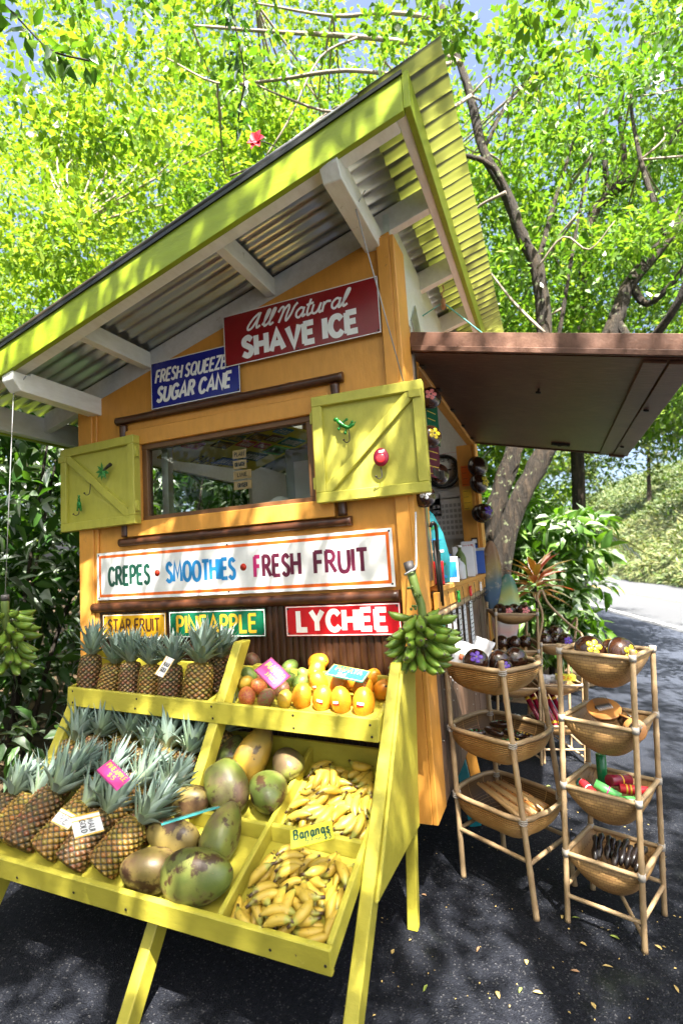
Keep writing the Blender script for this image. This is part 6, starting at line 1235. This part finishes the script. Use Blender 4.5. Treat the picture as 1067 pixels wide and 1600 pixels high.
# hand-lettered strips by the hatch
for i, (p, mt, lb) in enumerate((((0.045, 0.442, 1.674), 'sign_green', 'green chalked board hanging by the awning hinge'), ((0.045, 0.390, 1.500), 'letter_maroon', 'brown chalked board hanging inside the hatch'))):
    o = sheet('chalk_board', lb, p, .13, .22, (R(90), 0, R(75)), mt, 6, 'chalk_yellow', 'chalk boards', 'board')
for i, (z, mt, lb) in enumerate(((1.67, 'sign_orange', 'small orange sticker high on the far door post'), (1.47, 'letter_gold', 'yellow paper strip below the orange sticker'))): sheet('sticker', lb, (-.06, 2.245, z), .07, .17, (R(90), 0, 0), mt, 4, 'letter_brown', 'stickers on the far door post', 'sticker')
pc = thing('payment_sticker', 'black strip with four small card symbols on the far door post', 'sticker', (-.035, 2.245, 1.06), (R(90), 0, 0)); MB().box((0, 0, 0), (.05, .19, .002)).build('strip', 'black_plastic', pc)
for k, mt in enumerate(('paper', 'letter_blue', 'sign_orange', 'letter_white')): MB().box((0, .066 - .044 * k, .0018), (.036, .030, .001)).build('symbol', mt, pc)
# things on the counter
def bottle(label, p, r, hh, mat, cap='letter_white', group='bottles on the counter'):
    o = thing('bottle', label, 'bottle', p, (0, 0, 0), group); MB().lathe([(r * .9, 0), (r, .006), (r, hh * .60), (r * .7, hh * .74), (r * .32, hh * .84), (r * .32, hh * .94)], 16).build('body', mat, o); MB().lathe([(r * .40, hh * .93), (r * .40, hh), (.0001, hh)], 12).build('cap', cap, o)
paddle = thing('painted_paddle', 'tall blue green painted board at the near end of the counter', 'ornament', (.02, .42, .872), (0, R(-6), R(20))); MB().prism([(-.05, 0), (.05, 0), (.07, .12), (.06, .24), (.03, .34), (0, .38), (-.04, .32), (-.07, .20), (-.07, .08)], 'y', -.012, .012).build('board', 'glass_teal', paddle, bevel=.004)
for k in range(5): MB().box((0, -.0135, .05 + .055 * k), (.09, .002, .012), (0, .5 - .2 * k, 0)).build('stripe', ('letter_cyan', 'tube_dkgreen', 'letter_white')[k % 3], paddle)
def pbox(name, label, p, d, rot, mat, front=None, txt=None, group='leaflet boxes on the counter', cat='box'):
    o = thing(name, label, cat, p, rot, group); MB().box((0, 0, d[2] / 2), d).build('carton', mat, o, bevel=.002)
    if front: MB().box((0, -d[1] / 2 - .001, d[2] / 2), (d[0] * .86, .002, d[2] * .6)).build('panel', front, o)
    if txt: m = lettering(txt, d[0] * .72, d[2] * .16, .15); m.v = [(x, -d[1] / 2 - .003, y + d[2] * .82) for x, y, z in m.v]; m.build('lettering', 'letter_red', o)
pbox('leaflet_box', 'pale blue box at the near end of the counter', (.02, .62, .872), (.12, .10, .13), (0, 0, R(10)), 'paper', 'letter_cyan'); pbox('leaflet_box', 'red and white packet beside the painted board', (.03, .36, .872), (.05, .04, .11), (R(-10), 0, R(10)), 'sign_red_bright'); pbox('leaflet_box', 'white card standing in the middle of the counter', (.01, 1.3, .872), (.13, .02, .20), (R(-12), 0, R(14)), 'paper', 'paper'); pbox('leaflet_box', 'white leaflet holder with a MAP card', (-.02, 1.75, .872), (.10, .07, .24), (0, 0, R(8)), 'paper', 'white_enamel', 'MAP'); pbox('leaflet_box', 'blue leaflet at the back of the counter', (.02, 1.9, .872), (.10, .03, .17), (R(-8), 0, R(8)), 'letter_blue'); pbox('leaflet_box', 'large white leaflet leaning at the far end of the counter', (.03, 2.06, .872), (.13, .02, .20), (R(-15), 0, R(20)), 'paper', 'paper_grey')
bottle('clear jar with a dark lid in the middle of the counter', (.03, .95, .872), .040, .13, 'bag_clear', 'dark_metal'); bottle('pale green bottle next to the jar', (.02, 1.10, .872), .034, .20, 'stalk_green'); bottle('small white bottle behind the jar', (-.03, 1.02, .872), .03, .15, 'letter_white', 'letter_blue')
# hooks with ornaments under the counter
for i, y in enumerate((.42, .66, .86, 1.10, 1.34, 1.58, 1.82, 2.06)):
    o = thing('hook', ['thin dark wire hook nearest the bananas under the counter', 'wire hook with a green ornament under the counter', 'plain wire hook third from the near end of the counter', 'wire hook with a red ornament under the counter', 'plain wire hook in the middle of the counter edge', 'wire hook with a white ornament under the counter', 'plain wire hook second from the far end of the counter', 'wire hook with an olive ornament at the far end of the counter'][i], 'hook', (.055, y, .80), (0, 0, 0), 'wire hooks under the counter'); MB().tube(catmull([(0, 0, .035), (.004, 0, -.02), (.004, 0, -.06), (.016, .0, -.072), (.030, 0, -.066), (.032, 0, -.048)], 4), .0018, 6).build('wire', 'dark_metal', o)
    if i % 2 == 1:
        mt = ('gecko_green', 'tube_red', 'letter_white', 'stalk_green')[i // 2]; m = MB(); m.ball((.010, -.004, -.005), (.010, .020, .030), 10, 7)
        for s in (-1, 1): m.bar((.010, 0, .01), (.012, s * .03, .022), .008, .005); m.bar((.010, 0, -.02), (.012, s * .028, -.034), .008, .005)
        m.build('ornament', mt, o)
# coconut masks along the posts
for i, (p, r, pm, lb) in enumerate((((0.060, 0.334, 1.774), .055, 'shell_paint_pink', 'coconut with painted face hanging high behind the right shutter'), ((0.060, 0.272, 1.569), .055, 'shell_paint_yellow', 'coconut with a yellow flower behind the right shutter'), ((0.050, 0.476, 1.419), .055, None, 'dark coconut hanging below the clock, rear one'), ((0.050, 0.075, 1.267), .050, 'shell_paint_white', 'dark coconut hanging at the lower corner of the right shutter'),
    ((0.050, 2.188, 1.725), .085, None, 'top coconut hung on the far door post'), ((0.050, 2.172, 1.586), .085, 'shell_paint_yellow', 'middle coconut hung on the far door post'), ((0.050, 2.162, 1.341), .075, None, 'lower left coconut of the lowest cluster on the far post'), ((0.080, 2.121, 1.346), .07, 'shell_paint_violet', 'lower right coconut of the lowest cluster on the far post'))):
    o = purse(SW(p), r, lb, pm, (R(80), 0, R(20 + 20 * (i % 3))), 'coconuts hung on the posts')
hd = thing('tool_bundle', 'grey metal hooks and tools hanging on the near door post', 'tools', (.035, .235, .98)); m = MB(); m.tube(catmull([(0, 0, .16), (.012, .0, .18), (.02, .03, .14), (.012, .03, -.1)], 4), .008, 7); m.tube([(.012, .06, .10), (.014, .07, -.16)], .007, 7); m.tube([(.01, .0, .10), (.012, .02, -.18)], .007, 7); m.tube([(.02, .045, .05), (.02, .04, -.20)], .006, 7); m.build('rod', 'dark_metal', hd)
lv = thing('bracket', 'steel bracket reaching from the shutter corner', 'bracket', (.115, -.03, 1.345), (0, 0, 0)); MB().box((.012, .03, 0), (.008, .12, .030)).build('plate', 'dark_metal', lv, bevel=.002); MB().box((.022, .085, .0), (.026, .010, .036)).build('tab', 'dark_metal', lv, bevel=.002)
# surf-shaped boards standing at the far end
def surf(label, p, w_, hh, stops, rot):
    o = empty('surfboard_sign', p, rot, label, 'board', 'painted surfboard signs'); m = MB(); n = 24; V, Cc = [], []
    for y in (-.012, .012):
        for k in range(n + 1):
            t = k / n; hw = w_ / 2 * max(.02, math.sin(math.pi * (t * .96 + .03)) ** .55)
            for s in (-1, -.33, .33, 1):
                V.append((s * hw, y, t * hh)); tt = min(.999, max(0, t + .05 * math.sin(s * 3 + 5 * t))) * (len(stops) - 1); q = int(tt); fr_ = tt - q; Cc.append(tuple(a * (1 - fr_) + b * fr_ for a, b in zip(stops[q], stops[q + 1])))
    N = (n + 1) * 4; F_ = [(k * 4 + c, k * 4 + c + 1, k * 4 + c + 5, k * 4 + c + 4) for k in range(n) for c in range(3)]; m.add(V, F_ + [tuple(N + i for i in f[::-1]) for f in F_] + [(k * 4, k * 4 + 4, N + k * 4 + 4, N + k * 4) for k in range(n)] + [(k * 4 + 3, N + k * 4 + 3, N + k * 4 + 7, k * 4 + 7) for k in range(n)], True); m.build('board', 'painted_board', o, Cc)
b0 = (0.094, 2.317, 0.838); surf('large pastel surfboard sign standing behind the hut corner', (b0[0], b0[1], .62), .22, .62, [(.5, .5, .55), (.45, .5, .6), (.6, .35, .3), (.4, .5, .5), (.3, .5, .3), (.4, .42, .1), (.08, .22, .14), (.05, .16, .14)], (0, R(4), R(15)))
b0 = (0.040, 2.009, 1.040); surf('small surfboard sign painted with a wave in front of the large one', (b0[0], b0[1], .98), .15, .52, [(.05, .09, .12), (.03, .08, .16), (.05, .11, .14), (.30, .22, .06), (.25, .13, .05), (.28, .15, .06)], (0, 0, R(15)))
# boards leaning under the serving side
for i, (a, mt, lb) in enumerate((((0.019, 0.912, 0.529), 'lime_yellow', 'yellow painted board leaning in the shade beside the hut'), ((0.048, 1.089, 0.485), 'orange', 'orange board leaning next to the yellow one'), ((0.065, 0.736, 0.273), 'glass_teal', 'pale blue painted board leaning low beside the hut'))):
    o = empty('leaning_board', (a[0], a[1], 0), (R(-6), R(-13), R(12)), lb, 'board', 'boards leaning under the serving side'); MB().bx(-.03, .03, -.012, .012, .0, .78 if i < 2 else .42).build('board', mt, o, bevel=.003)
# ornaments on the shutters
def orn(label, sh, p, build_fn, name='hook_ornament'):
    o = empty(name, label=label, cat='ornament', group='metal ornaments on the shutters'); o.matrix_world = SHED_M @ Matrix.Translation(sh.location) @ sh.rotation_euler.to_matrix().to_4x4() @ Matrix.Translation((p[0] - sh.location.x, -.034, p[2])) @ Matrix.Rotation(R(90), 4, 'X'); build_fn(o)
def hook(o, x, y, L_): MB().tube(catmull([(x, y, .002), (x + .004, y - L_ * .5, .008), (x + .004, y - L_, .014), (x - .008, y - L_ * 1.12, .022), (x - .016, y - L_ * .95, .026)], 4), .0022, 6).build('hook', 'dark_metal', o); MB().ball((x - .016, y - L_ * .92, .027), .005, 8, 6).build('hook_knob', 'dark_metal', o)
def gecko(o):
    m = MB(); m.tube(catmull([(-.030, .030, .006), (-.014, .012, .008), (0, 0, .008), (.018, -.008, .006), (.040, .002, .005), (.050, .014, .004)], 4), [.006] + [.010] * 7 + [.009] * 4 + [.007] * 5 + [.003] * 4, 8)
    m.ball((-.036, .034, .007), (.012, .010, .007), 10, 7)
    for x, y, dx, dy in ((-.014, .014, -.012, -.022), (-.008, .016, .020, .012), (.012, -.006, -.010, -.024), (.018, -.006, .018, .020)): m.bar((x, y, .006), (x + dx, y + dy, .006), .007, .005); m.ball((x + dx, y + dy, .006), (.007, .007, .004), 8, 5)
    m.build('gecko', 'gecko_green', o); hook(o, .016, -.014, .055)
orn('green metal gecko hook on the right shutter', sh_r, (-0.239, -0.050, 1.586), gecko)
def shell_o(o):
    MB().ball((0, 0, .010), (.034, .040, .014), 18, 12).build('medallion', 'tube_maroon', o); MB().ball((.0, -.006, .020), (.020, .022, .006), 12, 8).build('medallion', 'tube_red', o); MB().box((.005, .022, .024), (.020, .010, .001)).build('price_label', 'paper', o); hook(o, -.006, -.040, .045)
orn('round red brown medallion hook on the right shutter', sh_r, (-0.087, -0.050, 1.430), shell_o)
def palm_o(o):
    m = MB(); m.tube([(0, 0, .006), (.030, .018, .006), (.058, .030, .006)], [.005, .008, .010], 8); m.build('trunk', 'dark_metal', o); f = MB()
    for k in range(7):
        a = R(100 + 40 * k); d = Vector((math.cos(a), math.sin(a), 0)); s = Vector((-d.y, d.x, 0)); pts = [(0, 0, .008)]
        P = [d * .012 + s * .006, d * .030 + s * .008, d * .052, d * .030 - s * .008, d * .012 - s * .006]; f.add([(0, 0, .012)] + [(p.x, p.y, .009) for p in P], [(0, 1, 2), (0, 2, 3), (0, 3, 4), (0, 4, 5)])
    f.build('frond', 'gecko_green', o)
orn('green metal palm tree hook on the left shutter', sh_l, (-1.603, -0.050, 1.562), palm_o)
def frog(o):
    m = MB(); m.ball((0, 0, .008), (.013, .022, .010), 12, 8); m.ball((0, .026, .009), (.008, .010, .007), 10, 7); m.bar((0, .03, .008), (-.006, .050, .008), .006, .004); m.bar((0, .03, .008), (.006, .048, .008), .006, .004); m.bar((-.01, -.005, .007), (-.016, -.035, .007), .007, .005); m.bar((.01, -.005, .007), (.013, -.038, .007), .007, .005); m.build('frog', 'gecko_green', o); hook(o, -.004, -.02, .035)
orn('small green frog hook on the left shutter', sh_l, (-1.785, -0.050, 1.406), frog)
orn('plain dark wire hook hanging from the left shutter brace', sh_l, (-1.707, -0.050, 1.488), lambda o: hook(o, .004, .02, .055))
# ================================================================== INSIDE THE HUT, SEEN THROUGH THE PANE
mM, mw, mh = Matrix(((0.240, 0.932, 0.272, -1.164), (0.970, -0.241, -0.031, 0.424), (0.036, 0.271, -0.962, 2.023), (0, 0, 0, 1.000))), 0.740, 0.600
mb_ = empty('menu_board', label='yellow menu board with coloured fruit names tilted under the ceiling inside', cat='menu board'); mb_.matrix_world = mM @ Matrix.Diagonal((mw / 1.05, mh / .46, 1, 1)); MB().box((0, 0, 0), (1.05, .46, .01)).build('board', 'yellow_box', mb_)
def plate(x, y, w_, h_, mat, txt, lm):
    MB().box((x, y, .007), (w_, h_, .004)).build('name_plate', mat, mb_)
    if txt: m = lettering(txt, w_ * .84, h_ * .62, .18, centre=(x, y), slant=.15); m.v = [(a, b, .0102 + c) for a, b, c in m.v]; m.build('lettering', lm, mb_)
for x, y, w_, h_, mat, txt, lm in ((.36, .02, .22, .085, 'tube_green', 'BANANA', 'letter_black'), (.24, -.075, .24, .085, 'letter_dkgreen', 'COCONUT', 'letter_white'), (.14, -.165, .30, .07, 'letter_blue', 'NATURAL', 'letter_white'), (.36, .12, .22, .075, 'teal', 'SMOOTHIES', 'letter_white'), (-.02, .03, .15, .06, 'letter_red', 'MANGO', 'letter_white'), (-.02, .105, .15, .06, 'letter_brown', 'LILIKOI', 'letter_gold'), (-.20, .06, .16, .06, 'letter_dkgreen', 'PAPAYA', 'letter_gold'), (-.20, -.015, .16, .06, 'letter_brown', 'GUAVA', 'letter_gold'), (.14, .12, .14, .06, 'letter_maroon', 'LYCHEE', 'letter_white'), (.15, .04, .13, .05, 'hot_pink', 'PEACH', 'letter_white'), (-.42, .09, .16, .12, 'white_enamel', 'WATER', 'letter_blue'), (-.42, -.06, .15, .06, 'letter_red', 'SODA', 'letter_gold'), (.10, .195, .16, .05, 'letter_cyan', 'TARO', 'letter_white')): plate(x, y, w_, h_, mat, txt, lm)
m = lettering('PAPAYA', .34, .085, .15, centre=(-.05, -.185)); m.v = [(a, b, .0062 + c) for a, b, c in m.v]; m.build('lettering', 'letter_black', mb_)
pl_ = thing('hanging_plaque', 'four small cream plaques reading plain or with lime ginger, behind the pane', 'plaque', (-.845, .05, 1.47), (R(90), 0, 0))
for k, tx in enumerate(('PLAIN', 'OR WITH', 'LIME', 'GINGER')): MB().box((.012 * (k > 1), .10 - .052 * k, 0), (.075 if k < 2 else .10, .042, .004)).build('plaque', 'pale_wood', pl_); m = lettering(tx, .058, .022, .18, centre=(.012 * (k > 1), .10 - .052 * k)); m.v = [(a, b, c + .0035) for a, b, c in m.v]; m.build('lettering', 'letter_black', pl_)
mc = thing('ice_machine', 'grey metal appliance standing inside at the right of the window', 'appliance', (-.62, .55, 1.05)); MB().bx(-.16, .16, -.15, .15, 0, .60).build('cabinet', 'appliance', mc, bevel=.01); MB().bx(-.10, .06, -.156, -.1505, .30, .52).build('notice', 'paper', mc); MB().bx(-.15, .15, -.17, -.151, .20, .235).build('door_bar', 'black_plastic', mc)
cl_ = thing('folded_cloth', 'white cloth lying on the inside sill', 'cloth', (-.72, .16, 1.29)); m = MB(); m.ball((0, 0, 0), (.12, .07, .055), 14, 9); m.v = [(x, y, max(z, -.02) + .012 * math.sin(x * 40)) for x, y, z in m.v]; m.build('cloth', 'cloth_white', cl_)
MB().bx(-1.36, -.45, .03, .34, 1.245, 1.265).build('inner_shelf', 'raw_timber', shed)
p = MB(); p.bx(-.95, -.88, 1.02, 1.06, .0, 2.2); p.build('inner_post', 'raw_timber', shed); p = MB(); p.bx(-1.33, -1.29, .06, .10, 1.27, 1.9); p.build('inner_post', 'steel', shed)
bc = thing('dark_cabinet', 'tall black cabinet at the back inside the hut', 'cabinet', (-.62, 1.6, 0)); MB().bx(-.45, .05, -.2, .5, 0, 1.95).build('cabinet', 'black_plastic', bc, bevel=.01); MB().bx(-.25, -.12, -.204, -.2005, 1.35, 1.5).build('notice', 'paper', bc); MB().bx(-.10, .04, -.204, -.2005, 1.28, 1.42).build('notice', 'paper', bc)
